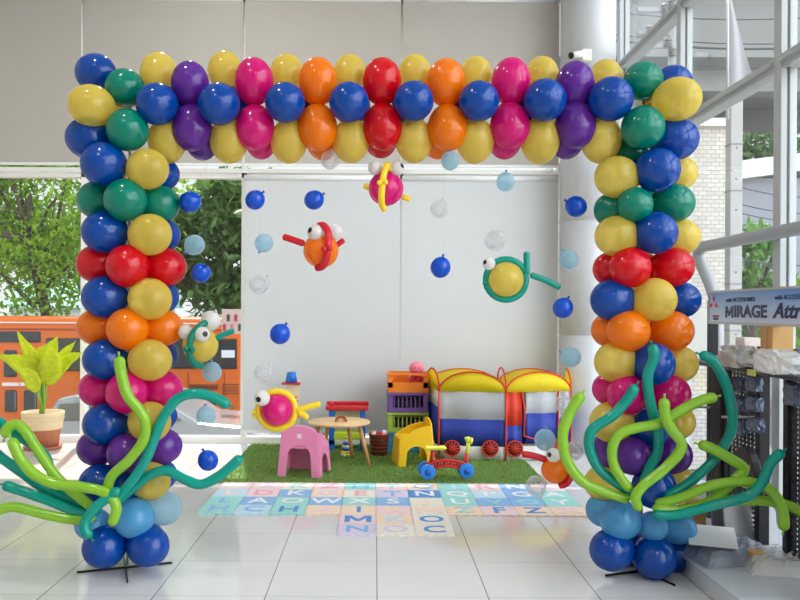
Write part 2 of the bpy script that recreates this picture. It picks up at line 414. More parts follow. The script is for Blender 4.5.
# silver car, side on, nose to the right
CZ = 11.3
def K(px, py): q = P(px, py, CZ); return (q.x, q.z)
t = thing('silver_car', 'silver car parked outside between the window and the orange bus', 'car', (K(150, 400)[0], CZ + 0.85, GZ))
cx0 = t.location.x
def kp(l): return [(K(px, py)[0] - cx0, K(px, py)[1] - GZ) for px, py in l]
gy = GZ
prof = kp([(38, 470), (40, 440), (44, 420), (56, 399), (75, 395.5), (120, 394.5), (160, 399), (198, 423), (240, 427), (262, 436), (268, 455), (266, 475)])
z0 = 0.25; prof = [(prof[0][0], z0)] + prof[1:-1] + [(prof[-1][0], z0)]
SIL = mat('silver_car_paint', (168, 171, 174), 0.25, 0.35, coat=0.5)
b = MB(); b.prism(prof, 'y', -0.85, 0.85); b.build('body', SIL, t, bevel=0.07)
CGL = mat('car_glass', (96, 100, 98), 0.08, spec=0.8)
for l in ([(60, 404), (96, 402), (96, 421), (54, 421)], [(100, 402), (138, 402), (138, 421), (100, 421)], [(142, 402), (158, 404), (182, 421), (142, 421)]):
    b = MB(); b.prism(kp(l), 'y', -0.865, -0.84); b.build('side_window', CGL, t)
b = MB(); b.box(-0.03, 0.03, -0.05, 0.05, -0.03, 0.03, Matrix.Translation((K(176, 421)[0] - cx0, -0.95, K(176, 421)[1] - GZ))); b.build('side_mirror', SIL, t, bevel=0.015)
for px in (72, 232):
    x = K(px, 440)[0] - cx0
    b = MB(); b.cyl((x, -0.88, 0.3), (x, -0.68, 0.3), 0.3, n=28); w = b.build('wheel', BLACK, t)
    b = MB(); b.cyl((x, -0.9, 0.3), (x, -0.87, 0.3), 0.18, n=20); b.build('hub_cap', GREY_METAL, w)

# pale house far left beyond the bus
t = thing('house', 'small pale house with green roof edge far beyond the bus', 'building', (P(80, 300, 30).x, 31, GZ))
b = MB(); b.box(-2.6, 2.6, -1, 3, 0, 3.0); b.build('wall', mat('house_wall', (226, 232, 228), 0.8), t)
b = MB(); b.prism([(-1.4, 2.9), (3.4, 2.9), (1, 4.0)], 'x', -2.9, 2.9); b.build('roof', mat('house_roof_green', (128, 178, 160), 0.6), t)
for x in (-1.5, 0.2, 1.7):
    b = MB(); b.box(x - .4, x + .4, -1.03, -0.9, 1.0, 2.2); b.build('window', DARKGL, t)

# ---- right side, through the glazing
t = thing('brick_building', 'white painted brick building standing just outside the right glazing', 'building', (5.5, 15.5, GZ))
wl, wr = P(610, 300, 14).x - 5.5, P(727, 300, 14).x - 5.5
zt1 = P(712, 127, 14).z - GZ
b = MB(); b.box(wl, wr, -1.5, 3.5, 0, zt1); b.build('wall', brick_mat('white_bricks', (204, 198, 190), (188, 181, 172), (150, 144, 136), 3.4), t)
b = MB(); b.box(wl - .1, wr + .12, -1.6, 3.6, zt1, zt1 + 0.14); b.build('roof', mat('coping', (214, 212, 208), 0.8), t)
px_ = P(697, 350, 14).x - 5.5
b = MB(); b.box(px_ - 0.3, px_ + 0.25, -1.53, -1.45, 2.0, 2.9); b.build('window', mat('shutter_grey', (190, 188, 182), 0.7), t)
t = thing('utility_pole', 'square white concrete utility pole beside the white brick building', 'pole', (P(733, 300, 12.8).x, 12.8, GZ))
b = MB(); b.box(-0.1, 0.1, -0.1, 0.1, 0, P(733, 88, 12.8).z - GZ); b.build('shaft', mat('concrete_white', (168, 166, 163), 0.85, noise=0.08), t, bevel=0.015)
b = MB()
for k in range(6): b.box(-0.105, 0.105, -0.105, 0.105, 1.8 + k * 0.75, 1.82 + k * 0.75)
for k in range(9): b.cyl((0, -0.103, 1.5 + k * 0.5), (0, -0.09, 1.5 + k * 0.5), 0.018, n=8)
b.build('bracket', mat('pole_bracket', (120, 118, 116), 0.7), t)
t = thing('hanging_banner', 'long white triangular cloth banner hanging beside the utility pole', 'banner', P(738, 84, 12.0))
b = MB(); o = t.location; pts = []
nu, nv = 8, 20
tl, tr, bl, br = P(727.5, -12, 12.0) - o, P(728.5, -12, 12.0) - o, P(728, 96, 12.0) - o, P(753, 80, 12.0) - o
for j in range(nv + 1):
    for i in range(nu + 1):
        u, v = i / nu, j / nv
        p = (tl * (1 - u) + tr * u) * (1 - v) + (bl * (1 - u) + br * u) * v
        p = p + Vector((0, 0.05 * math.sin(u * 7 + v * 3) * v, 0)); pts.append(p)
b.add(pts, [(j * (nu + 1) + i, j * (nu + 1) + i + 1, (j + 1) * (nu + 1) + i + 1, (j + 1) * (nu + 1) + i) for j in range(nv) for i in range(nu)], True)
b.add([p + Vector((0, 0.012, 0)) for p in pts], [(j * (nu + 1) + i, j * (nu + 1) + i + 1, (j + 1) * (nu + 1) + i + 1, (j + 1) * (nu + 1) + i) for j in range(nv) for i in range(nu)], True)
b.build('cloth', mat('banner_cloth', (180, 180, 183), 0.8, translucent=0.3), t)
b = MB(); b.cyl(tl + Vector((0, 0, .3)), bl - Vector((0, 0, .35)), 0.02); b.build('rod', GREY_METAL, t)
# elevated road
CONC = mat('viaduct_concrete', (150, 151, 150), 0.9, noise=0.14, nscale=0.35)
t = thing('elevated_road', 'grey concrete elevated road crossing high outside the right glazing', 'viaduct', (22, 35, GZ))
zb = P(720, 57, 30).z - GZ
b = MB(); b.prism([(-5, zb), (6, zb), (7, zb + 2.2), (7, zb + 3), (-6, zb + 3), (-6, zb + 2.2)], 'x', -16, 40)
b.build('deck', CONC, t)
b = MB(); b.box(-16, 40, -6.3, -5.95, zb + 2.0, zb + 4.6); b.build('parapet', CONC, t)
b = MB(); b.box(-16, 40, -3.6, -2.6, zb - 0.9, zb); b.box(-16, 40, 2.6, 3.6, zb - 0.9, zb); b.build('girder', CONC, t)
for x in (-12, 9, 30):
    b = MB(); b.box(x - 1, x + 1, -1.6, 1.6, 0, zb); b.build('pier', CONC, t, bevel=0.2)
# low grey building with pale roof behind the pole
t = thing('low_building', 'low grey walled building with white sloping roof beyond the pole', 'building', (13.2, 27, GZ))
zr = P(745, 178, 26).z - GZ
b = MB(); b.box(-2.2, 9, -1, 4, 0, zr); b.build('wall', mat('low_grey_wall', (140, 142, 150), 0.85, noise=0.06), t)
b = MB(); b.prism([(-2.5, zr - 0.25), (9.3, zr + 1.4), (9.3, zr + 1.9), (-2.5, zr + 0.35)], 'y', -1.4, 4.4); b.build('roof', mat('white_roof', (206, 206, 204), 0.6), t)
for x in (0.5, 3.0, 5.5):
    b = MB(); b.box(x - .5, x + .5, -1.03, -.9, 1.2, 3.0); b.build('window', DARKGL, t)
# overhead wires and insulators
WIRE = mat('wire_black', (70, 72, 76), 0.6)
for k, (y0, y1) in enumerate(((11, 16), (33, 42), (39, 46), (65, 62), (186, 196), (203, 212), (212, 220), (258, 262))):
    Zw = 16.0 if k < 4 else 17.5
    a = P(600 if k < 4 else 736, y0, Zw); c = P(840, y1, Zw)
    b = MB(); pts = [a.lerp(c, i / 16) - Vector((0, 0, 0.12 * math.sin(PI * i / 16))) for i in range(17)]
    o = b.build('overhead_wire', WIRE); bpy.data.objects.remove(o)
    b.tube(pts, 0.012 if k != 2 else 0.022, 6)
    lab = ['topmost overhead wire crossing in front of the elevated road', 'second overhead wire from the top crossing the elevated road', 'thick overhead wire just below the second, crossing the elevated road',
           'overhead wire level with the top of the white banner edge', 'upper of the wires before the low grey building wall', 'second wire down before the low grey building wall',
           'third wire down before the low grey building wall', 'lowest wire before the low grey building, above the shop sign'][k]
    tag(b.build('overhead_wire', WIRE), lab, 'wire', 'overhead wires outside the right glazing')
t = thing('utility_pole', 'slim pole with stacked insulators behind the upper transom, right of the round column', 'pole', (P(671, 300, 13.4).x, 13.4, GZ))
b = MB(); b.cyl((0, 0, 0), (0, 0, P(671, -5, 13.4).z - GZ), 0.07); b.build('shaft', CONC, t)
for (px, py) in ((665, 8), (672, 4), (665, 17), (672, 12), (668, 43), (672, 52), (650, 30), (645, 38)):
    q = P(px, py, 13.35); b = MB(); z = q.z - GZ; x = q.x - t.location.x
    for d in (-.05, 0, .05): b.cyl((x, -0.05, z + d - .015), (x, -0.05, z + d + .015), 0.07, 0.045, 14)
    b.cyl((x, -0.05, z - 0.08), (x, -0.05, z + 0.08), 0.03); b.build('insulator', mat('porcelain', (120, 118, 116), 0.3), t)
b = MB()
for py in (10, 33, 46): q = P(655, py, 13.4); b.box(-0.6, 0.25, -0.04, 0.04, q.z - GZ - 0.04, q.z - GZ + 0.03)
b.build('cross_arm', CONC, t)

# ================================================================== BALLOON ARCH
def balloon_profile():
    pr = []
    K_ = 22
    for i in range(K_ + 1):
        a = PI * i / K_
        z = math.cos(a); r = math.sin(a)
        if z < 0: r *= (1 - 0.05 * z * z); z *= 1.04
        pr.append((r if 0 < i else 0.0, z))
    pr[-1] = (0.05, -1.06); pr[-2] = (max(pr[-2][0], 0.12), pr[-2][1])
    pr += [(0.05, -1.12), (0.075, -1.15), (0.03, -1.18), (0.08, -1.24), (0.0, -1.24)]
    return list(reversed(pr))
BPROF = balloon_profile()
_bm = {}
def balloon_mesh(col):
    if col not in _bm:
        b = MB(); b.lathe(BPROF, 32); _bm[col] = b.mesh('balloon_' + col, LAT[col])
    return _bm[col]
def put_balloon(parent, col, c, r, outward, k=1.06, sub='balloon', label=None):
    o = bpy.data.objects.new(sub, balloon_mesh(col)); C.objects.link(o)
    q = Vector((0, 0, 1)).rotation_difference(Vector(outward).normalized())
    o.parent = parent
    o.location = Vector(c) - parent.location if parent else c
    o.rotation_mode = 'QUATERNION'; o.rotation_quaternion = q; o.scale = (r, r, r * k)
    if label: o['label'] = label
    return o
CN = {'blue': 'blue', 'green': 'green', 'yellow': 'yellow', 'purple': 'purple', 'pink': 'pink', 'orange': 'orange', 'red': 'red', 'sky': 'sky blue', 'pale': 'pale blue'}
ZA = 4.70
DZ = {'f': -0.125, 'm': -0.02, 'b': 0.12, 's': 0.03, 'g': -0.07}
def cluster(parent, lst, pole, axis):
    for (col, px, py, r, d) in lst:
        Z = ZA + DZ[d]; c = P(px, py, Z)
        if axis == 'z': out = Vector((c.x - pole, Z - ZA - 0.01, 0.0))
        else: out = Vector((0.0, Z - ZA - 0.01, c.z - pole))
        if out.length < 0.02: out = Vector((0, -1, 0))
        n = out.normalized(); frontal = abs(n.y)
        rr = S(r, Z)
        side = frontal <= .8
        put_balloon(parent, col, c - n * ((0.11 if axis == 'x' else 0.04) * rr if side else 0), rr * (0.95 if side else 0.98), out, (1.20 if axis == 'x' else 1.10) if side else 1.06, label=CN[col] + ' balloon')

left = [
 ('blue', 95, 73, 20, 'b'), ('green', 125, 88, 19.5, 'm'), ('yellow', 90.5, 105.5, 22, 'f'), ('green', 127.5, 130, 21.5, 'f'),
 ('blue', 88, 138, 22, 'm'), ('blue', 104, 164, 22.5, 'f'), ('yellow', 148, 169, 21.5, 'f'), ('blue', 161, 174, 18.5, 'b'),
 ('green', 97, 200, 20, 's'), ('green', 125.5, 200, 22, 'f'), ('green', 160, 204, 20, 's'),
 ('blue', 104.5, 232, 22.5, 'g'), ('yellow', 150.5, 234.5, 22, 'f'), ('blue', 162, 235, 18.5, 'b'),
 ('red', 97, 264, 20.5, 's'), ('red', 127.5, 266, 22, 'f'), ('red', 166, 267, 20.5, 's'),
 ('blue', 104.5, 297, 22.5, 'g'), ('yellow', 150.5, 299, 22, 'f'), ('blue', 161, 297, 18, 'b'),
 ('orange', 97, 327, 20, 's'), ('orange', 127.5, 329, 21.5, 'f'), ('orange', 163, 328, 20, 's'),
 ('blue', 105, 359.5, 22, 'g'), ('yellow', 150.5, 360, 22, 'f'), ('blue', 161, 355, 17, 'b'),
 ('pink', 98, 389, 19.5, 's'), ('pink', 127, 392.5, 21.5, 'f'), ('pink', 163, 389, 19.5, 's'),
 ('blue', 105, 424, 22, 'g'), ('yellow', 150, 422, 21.5, 'f'), ('blue', 160, 416, 17, 'b'),
 ('purple', 96, 448, 19, 's'), ('purple', 127, 453, 20.5, 'f'), ('purple', 163, 446, 19, 's'),
 ('blue', 99, 483, 20, 'g'), ('yellow', 151, 481, 20, 'g'), ('blue', 160, 475, 17, 'b'), ('blue', 128, 487, 17, 'm'),
 ('sky', 92, 524, 17, 'g'), ('sky', 134, 518, 20.5, 'f'), ('pale', 164, 508, 18, 's'),
 ('blue', 104.5, 546.5, 21.5, 'f'), ('blue', 148.5, 546, 21.5, 'f'), ('blue', 108, 540, 19, 'b'), ('blue', 146, 540, 19, 'b')]
right = [
 ('green', 643, 81, 20.5, 'm'), ('blue', 674, 83, 18.5, 'b'), ('yellow', 678, 99, 23, 'f'), ('green', 643, 127.5, 22, 'f'),
 ('blue', 675, 139, 23, 'm'), ('blue', 657.5, 170, 22.5, 'f'), ('yellow', 616, 177, 22, 'g'), ('green', 629, 153, 18, 'b'), ('yellow', 679, 173, 18.5, 'b'),
 ('green', 613, 210, 19, 's'), ('green', 635, 204.5, 18.5, 'f'), ('green', 674, 203, 20.5, 's'),
 ('yellow', 616, 236, 21.5, 'g'), ('blue', 656, 233, 21.5, 'f'), ('yellow', 681, 237, 19.5, 'b'),
 ('red', 612, 269, 19, 's'), ('red', 630, 267.5, 21.5, 'f'), ('red', 673, 267, 21, 's'),
 ('blue', 612, 300, 22, 'g'), ('yellow', 654.5, 299.5, 22, 'f'), ('blue', 682, 300, 19, 'b'),
 ('orange', 611, 330, 19.5, 's'), ('orange', 628, 331, 22, 'f'), ('orange', 672, 331, 21.5, 's'),
 ('yellow', 616, 362, 22, 'g'), ('blue', 653, 364, 22, 'f'), ('yellow', 679, 364, 19.5, 'b'),
 ('pink', 611, 389, 18.5, 's'), ('pink', 627, 395, 21, 'f'), ('pink', 670, 394, 20.5, 's'),
 ('yellow', 611, 422, 21.5, 'g'), ('blue', 650, 428, 20, 'g'), ('yellow', 677, 422, 18.5, 'b'),
 ('purple', 610, 450, 19.5, 's'), ('purple', 632, 456, 20, 'f'), ('purple', 672, 455, 20, 's'),
 ('yellow', 604, 483, 19.5, 's'), ('blue', 654, 487, 22, 'f'), ('yellow', 677, 482, 18, 'b'),
 ('sky', 604, 510, 18, 's'), ('sky', 620, 520, 21, 'f'), ('sky', 653, 526, 15, 'f'), ('sky', 679, 528, 17, 'm'),
 ('blue', 611, 550, 22, 'f'), ('blue', 654, 557, 22, 'f'), ('blue', 679, 554, 18.5, 's'), ('blue', 632, 548, 18, 'b')]
top = [
 ('yellow', 158.7, 71, 19, 'b'), ('purple', 190, 82, 20, 'm'), ('blue', 157, 104, 21.5, 'f'), ('purple', 192, 130, 21, 'm'), ('purple', 202, 142, 18, 'b'),
 ('yellow', 167, 143, 20, 's'), ('yellow', 225, 69, 18, 'b'), ('blue', 219, 104, 21.5, 'f'), ('yellow', 229, 143, 20, 's'),
 ('pink', 254, 79, 20.5, 'm'), ('pink', 255, 130, 20.5, 'm'), ('pink', 261, 142, 17, 'b'), ('yellow', 287, 71, 17.5, 'b'), ('blue', 285, 102.5, 20.5, 'f'), ('yellow', 289, 143.5, 19.5, 's'),
 ('orange', 318, 79, 20.5, 'm'), ('orange', 317.5, 130, 21, 'm'), ('orange', 323, 142, 18, 'b'), ('yellow', 350, 71, 17, 'b'), ('blue', 349, 102, 20.5, 'f'), ('yellow', 351, 143, 19.5, 's'),
 ('red', 382, 79, 20.5, 'm'), ('red', 382.5, 129, 21, 'm'), ('red', 381, 140, 18, 'b'), ('yellow', 415, 71, 17, 'b'), ('blue', 413.7, 101, 20.5, 'f'), ('yellow', 414, 143, 19.5, 's'),
 ('orange', 446, 80, 20.5, 'm'), ('orange', 447.5, 130, 21, 'm'), ('orange', 438, 141, 18, 'b'), ('yellow', 476, 73, 17, 'b'), ('blue', 479, 101, 20.5, 'f'), ('yellow', 475, 143, 20, 's'),
 ('pink', 511, 79, 20.5, 'm'), ('pink', 510, 128, 21, 'm'), ('pink', 505, 141, 18, 'b'), ('yellow', 542, 73, 17, 'b'), ('blue', 545, 100, 21.5, 'f'), ('yellow', 540, 143, 20.5, 's'),
 ('purple', 575, 82.5, 20.5, 'm'), ('purple', 575.5, 127, 21.5, 'm'), ('purple', 567, 141, 18, 'b'), ('yellow', 606, 76, 17, 'b'), ('blue', 611, 99, 22.5, 'f'), ('yellow', 601, 142, 21, 's')]
for y, c in ((202, 'green'), (266, 'red'), (328, 'orange'), (390, 'pink'), (447, 'purple')):
    left.append((c, 131, y, 17, 'b')); right.append((c, 642, y + 2, 17, 'b'))
for y in (168, 234, 298, 360, 422): left.append(('yellow', 112, y, 17, 'b'))
for y in (170, 235, 363, 425): right.append(('blue', 634, y, 17, 'b'))
right.append(('yellow', 638, 300, 17, 'b')); left.append(('yellow', 116, 106, 15, 'b')); right.append(('yellow', 655, 106, 15, 'b'))
for x in (157, 219, 285, 349, 413.7, 479, 545, 611): top.append(('blue', x + (375 - x) * .09, 106, 19.5, 'b'))
def stand(t, py):
    b = MB(); b.cyl((0, 0.04, 0.01), (0, 0.04, 2.95), 0.009); b.build('pole', GREY_METAL, t)
    b = MB()
    for a in (0.35, 0.35 + PI / 2):
        d = Vector((math.cos(a), math.sin(a), 0)) * 0.27; n = Vector((-d.y, d.x, 0)).normalized() * 0.0035
        b.add([-d - n, d - n, d + n, -d + n] + [v + Vector((0, 0, 0.012)) for v in (-d - n, d - n, d + n, -d + n)],
              [(0, 3, 2, 1), (4, 5, 6, 7), (0, 1, 5, 4), (1, 2, 6, 5), (2, 3, 7, 6), (3, 0, 4, 7)])
    b.build('base', BLACK_METAL, t)
poleL, poleR = P(127, 300, ZA).x, P(645, 300, ZA).x
zbeam = P(375, 104, ZA).z
tl_ = thing('balloon_tower', 'left balloon column of the arch, blue feet, by the potted plant', 'balloon column', (poleL, ZA, 0), 'balloon arch columns')
cluster(tl_, left, poleL, 'z'); stand(tl_, 0)
tr_ = thing('balloon_tower', 'right balloon column of the arch, beside the shop rack', 'balloon column', (poleR, ZA, 0), 'balloon arch columns')
cluster(tr_, right, poleR, 'z'); stand(tr_, 0)
tt_ = thing('balloon_garland', 'horizontal balloon garland forming the top of the arch', 'balloon garland', ((poleL + poleR) / 2, ZA, zbeam))
cluster(tt_, top, zbeam, 'x')
hw = (poleR - poleL) / 2
b = MB(); b.cyl((-hw, 0.09, 0.09), (hw, 0.09, 0.09), 0.006); b.build('crossbar', GREY_METAL, tt_)

# ------------------------------------------------------------------ hanging small balloons
LINE = mat('nylon_line', (235, 235, 235), 0.3, alpha=0.15)
zhang = zbeam - 0.2
def hang_line(parent, ptop):
    b = MB(); b.cyl(Vector(ptop) - parent.location, Vector((ptop[0], ptop[1], zhang)) - parent.location, 0.0003, n=5); b.build('hanging_line', LINE, parent)
small = [
 (190, 202, 11, 'hblue', (1, -.5), 'small blue balloon hanging against the green row of the left column'),
 (255, 200, 10, 'hblue', (1, -.9), 'small blue balloon hanging over the white window mullion, upper left of the orange fish'),
 (314, 200, 10, 'hblue', (1, -.6), 'small blue balloon hanging straight above the orange and red fish'),
 (194.5, 245, 10.5, 'pale', (-.4, .4), 'small pale blue balloon hanging before the tree above the red row of left column'),
 (201, 273, 10, 'hblue', (.2, -.2), 'small blue balloon hanging right beside the red row of the left column'),
 (264, 243, 9.5, 'pale', (-.2, .5), 'small pale blue balloon hanging just left of the orange fish tail'),
 (259, 284, 10, 'clear', (.9, -.7), 'small clear balloon hanging below the pale blue one left of the orange fish'),
 (210.5, 321, 10.5, 'white', (.3, -.5), 'small white balloon hanging directly above the yellow fish by the bus'),
 (212, 372, 10, 'pale', (0, -1), 'small pale blue balloon hanging just under the yellow fish before the bus'),
 (206, 416, 10, 'pale', (0, -1), 'small pale blue balloon hanging before the silver car under a teal tentacle'),
 (263, 373, 9.5, 'clear', (.7, -.8), 'small clear balloon hanging just above the pink fish in a yellow ring'),
 (280, 334, 10.5, 'hblue', (.5, -.8), 'small blue balloon hanging alone midway between orange fish and pink ringed fish'),
 (208, 460.5, 10.5, 'hblue', (-.4, -1), 'lowest small blue balloon, hanging between two teal tentacles over white floor'),
 (450, 161, 9.5, 'pale', (-.2, -.8), 'small pale blue balloon touching the arch top under its right orange balloons'),
 (505.5, 182, 9.5, 'pale', (0, -.7), 'small pale blue balloon hanging under the right pink balloons of the arch top'),
 (439.5, 209, 9.5, 'clear', (.3, -1), 'small clear balloon hanging between pink banded fish and green ringed fish'),
 (495, 240.5, 10.5, 'clear', (.8, -.8), 'small clear balloon hanging directly above the green ringed yellow fish'),
 (440.5, 267.5, 10.5, 'hblue', (.2, -1), 'small blue balloon hanging to the left of the green ringed yellow fish'),
 (576, 206.5, 11, 'hblue', (-1, -.5), 'topmost small blue balloon before the round column, by the right green row'),
 (568.5, 259.5, 10, 'pale', (-.4, -.5), 'small pale blue balloon before the round column, just above the green fish tail'),
 (563, 308, 10.5, 'hblue', (.2, -.5), 'small blue balloon before the round column, below the green fish tail'),
 (570.5, 357, 10.5, 'pale', (-1, -.5), 'small pale blue teardrop balloon hanging just above the right end of tent'),
 (563.5, 404, 8.8, 'clear', (0, -1), 'small clear balloon before the right end of tent, left of lime tentacle tip'),
 (545, 440, 11, 'pale', (0, -1), 'pale blue balloon hanging just above the low orange fish'),
 (536, 486, 10.5, 'clear', (.3, .8), 'clear balloon hanging just below the low orange fish'),
 (574, 451, 9.5, 'clear', (0, -1), 'clear balloon to the right of the low orange fish behind a lime tentacle'),
 (330, 160, 9.5, 'clear', (.2, -.8), 'small clear balloon tucked under the arch top by its left orange balloons')]
rn = random.Random(4)
for (px, py, r, col, kd, lab) in small:
    Z = ZA + rn.uniform(-0.04, 0.1)
    if (px, py) == (574, 451): Z = ZA + 0.15
    c = P(px, py, Z); t = thing('small_balloon', lab, 'balloon', c, 'small balloons hanging in the arch')
    kdv = Vector((kd[0], -0.25, -kd[1])).normalized()
    put_balloon(t, col, c, S(r, Z) * 0.96, -kdv, 1.04, 'skin')
    rr = S(r, Z)
    kb = kdv * rr * 1.13
    b = MB(); b.sphere(kb, rr * 0.11, rr * 0.11, rr * 0.09, 10, 8); b.cyl(kb, kdv * rr * 1.28, rr * 0.07, rr * 0.16, 10)
    b.build('knot', LAT['blue'] if col == 'hblue' else (LAT['sky'] if col == 'pale' else LAT['white']), t)
    hang_line(t, c + kdv * rr * 1.2)

# ------------------------------------------------------------------ balloon fish
PUP = mat('pupil_black', (12, 12, 14), 0.3)
def pxtube(pts, r, Z, parent, name, m, taper=True, n=14, closed=False, dz=None):
    """pts px,py[,dZ]; r px"""
    W = [P(p[0], p[1], Z + (p[2] if len(p) > 2 else 0)) - parent.location for p in pts]
    if closed: sp = spline(W + [W[0]], 8)[:-1]
    else: sp = spline(W, 8)
    N = len(sp); rw = S(r, Z); rad = [rw] * N
    if not closed and taper:
        for i in range(N):
            L0 = (sp[i] - sp[0]).length; L1 = (sp[i] - sp[-1]).length
            f = min(1, math.sqrt(max(0, 1 - (1 - min(1, L0 / rw)) ** 2)) + 0.12, math.sqrt(max(0, 1 - (1 - min(1, L1 / rw)) ** 2)) + 0.12)
            rad[i] = rw * f
        # finer ends
    b = MB(); b.tube(sp, rad, n, closed); return b.build(name, m, parent)
def eye(t, px, py, r, pupil, Z, d=0.0):
    c = P(px, py, Z) - t.location; rr = S(r, Z)
    b = MB(); b.sphere(c, rr, rr, rr, 20, 12); e = b.build('eye', LAT['white'], t)
    if pupil:
        q = P(pupil[0], pupil[1], Z) - t.location
        dv = Vector((q.x - c.x, -0.6 * rr, q.z - c.z)).normalized()
        rot = Vector((0, 0, 1)).rotation_difference(dv).to_matrix().to_4x4()
        b = MB(); b.lathe([(0, -0.1), (0.9, -0.05), (1.0, 0), (0.8, 0.12), (0, 0.2)], 14, Matrix.Translation(c + dv * rr * 0.96) @ rot @ Matrix.Scale(rr * 0.36, 4))
        b.build('pupil', PUP, e)
def fish(label, px, py, r, body, Z):
    c = P(px, py, Z); t = thing('balloon_fish', label, 'balloon fish', c, 'balloon fish hanging in the arch')
    put_balloon(t, body, c, S(r, Z) * 0.98, (0.2, -1, 0.15), 1.0, 'body')
    hang_line(t, c + Vector((0, 0, S(r, Z))))
    return t
def nub(t, pts, r, Z, m):
    for k, (px, py, dz) in enumerate(pts):
        b = MB(); b.sphere(P(px, py, Z + dz) - t.location, S(r, Z)); b.build('mouth', m, t)
Z = 4.72
t = fish('yellow balloon fish with green band, hanging beside the orange bus', 200.5, 345, 18, 'yellow', Z)
pxtube([(207, 322, -.06), (199, 327, -.1), (192, 336, -.12), (189.5, 347, -.125), (190, 356, -.12), (195, 364, -.08), (203, 366, -.03)], 3.4, Z, t, 'band', LAT['green'])
nub(t, [(186, 349, -.15), (193, 350, -.16)], 2.8, Z, LAT['green'])
pxtube([(215, 339), (224, 334.5), (234.5, 330.5)], 2.9, Z, t, 'tail', LAT['teal'])
eye(t, 202, 334.5, 8, (205.5, 334), Z - 0.1); eye(t, 185.5, 332, 7.5, None, Z - 0.06)
t = fish('orange balloon fish with red band hanging upper left before the white blind', 321, 250.5, 18, 'orange', Z)
pxtube([(318, 226, -.04), (324, 226, -.08), (328.5, 234, -.1), (328, 246, -.12), (326.5, 257, -.12), (323, 266, -.08), (316, 268, -.03)], 3.6, Z, t, 'band', LAT['fred'])
nub(t, [(324, 249, -.16), (330, 248.5, -.15)], 2.8, Z, LAT['fred'])
pxtube([(282.5, 236.5), (292, 239.5), (305, 244)], 3.4, Z, t, 'tail', LAT['fred'])
pxtube([(336, 246), (341, 242), (344.5, 240)], 2.8, Z, t, 'fin', LAT['fred'])
eye(t, 315.5, 232.5, 8.2, (311, 231), Z - 0.07); eye(t, 336, 232, 7.5, None, Z - 0.02)
t = fish('pink balloon fish with yellow band hanging under the middle of the arch top', 386, 188.5, 17.8, 'pink', Z)
pxtube([(390, 171, -.05), (387, 165, -.08), (384, 174, -.11), (382.5, 184, -.13), (381.5, 196, -.12), (382, 205, -.08), (385, 210, -.04)], 3.3, Z, t, 'band', LAT['fyel'])
nub(t, [(379.5, 182.5, -.155), (385.5, 182, -.155)], 2.6, Z, LAT['fyel'])
pxtube([(363.5, 185), (367, 187), (372, 188)], 2.8, Z, t, 'fin', LAT['fyel']); pxtube([(402, 196), (406, 198), (411, 199)], 3, Z, t, 'fin', LAT['fyel'])
eye(t, 375, 167.8, 7.2, None, Z - 0.05); eye(t, 397, 168.5, 7.2, (402, 166.5), Z - 0.05)
def ringfish(label, px, py, r, body, rm, ring_r, tails, nb, e, pu, Z, tr):
    t = fish(label, px, py, r, body, Z)
    pts = [(px + ring_r * math.cos(a), py + ring_r * math.sin(a), 0.01) for a in [2 * PI * k / 14 for k in range(14)]]
    pxtube(pts, tr, Z, t, 'ring', rm, closed=True)
    for tl in tails: pxtube(tl, 3.2, Z, t, 'tail', rm)
    nub(t, [(nb[0], nb[1], -.01), (nb[0] + 1, nb[1] + 4, 0.0)], 2.5, Z, rm)
    eye(t, e[0], e[1], e[2], pu, Z - 0.08)
ringfish('yellow balloon fish in a green ring hanging at right before the white blind', 506, 279.5, 18, 'yellow', LAT['teal'], 20, [[(527, 275), (526.8, 264), (526.5, 251.5)], [(530, 274.5), (545, 280), (561, 288)]], (485, 283), (489, 263.5, 6.5), (484.5, 262.5), Z, 3.4)
ringfish('pink balloon fish in a yellow ring hanging above the pink chair', 277, 410, 16, 'pink', LAT['fyel'], 18.6, [[(296, 411), (308, 407), (321, 403.5)], [(298, 412), (304, 415), (308, 419)]], (254, 412), (262, 398, 8), (260.3, 398.5), Z, 3.3)
t = fish('orange balloon fish with red tail hanging low before the right end of tent', 554.5, 470, 13.5, 'orange', Z)
pxtube([(562, 457, .03), (569, 464, .02), (570.5, 474, .01), (566, 483, .01), (558, 485, .02)], 4, Z, t, 'band', LAT['fred'])
pxtube([(521.5, 454), (532, 455.5), (547, 460)], 3.4, Z, t, 'tail', LAT['fred'])
eye(t, 553.5, 455, 7.2, (548.5, 454), Z - 0.08)

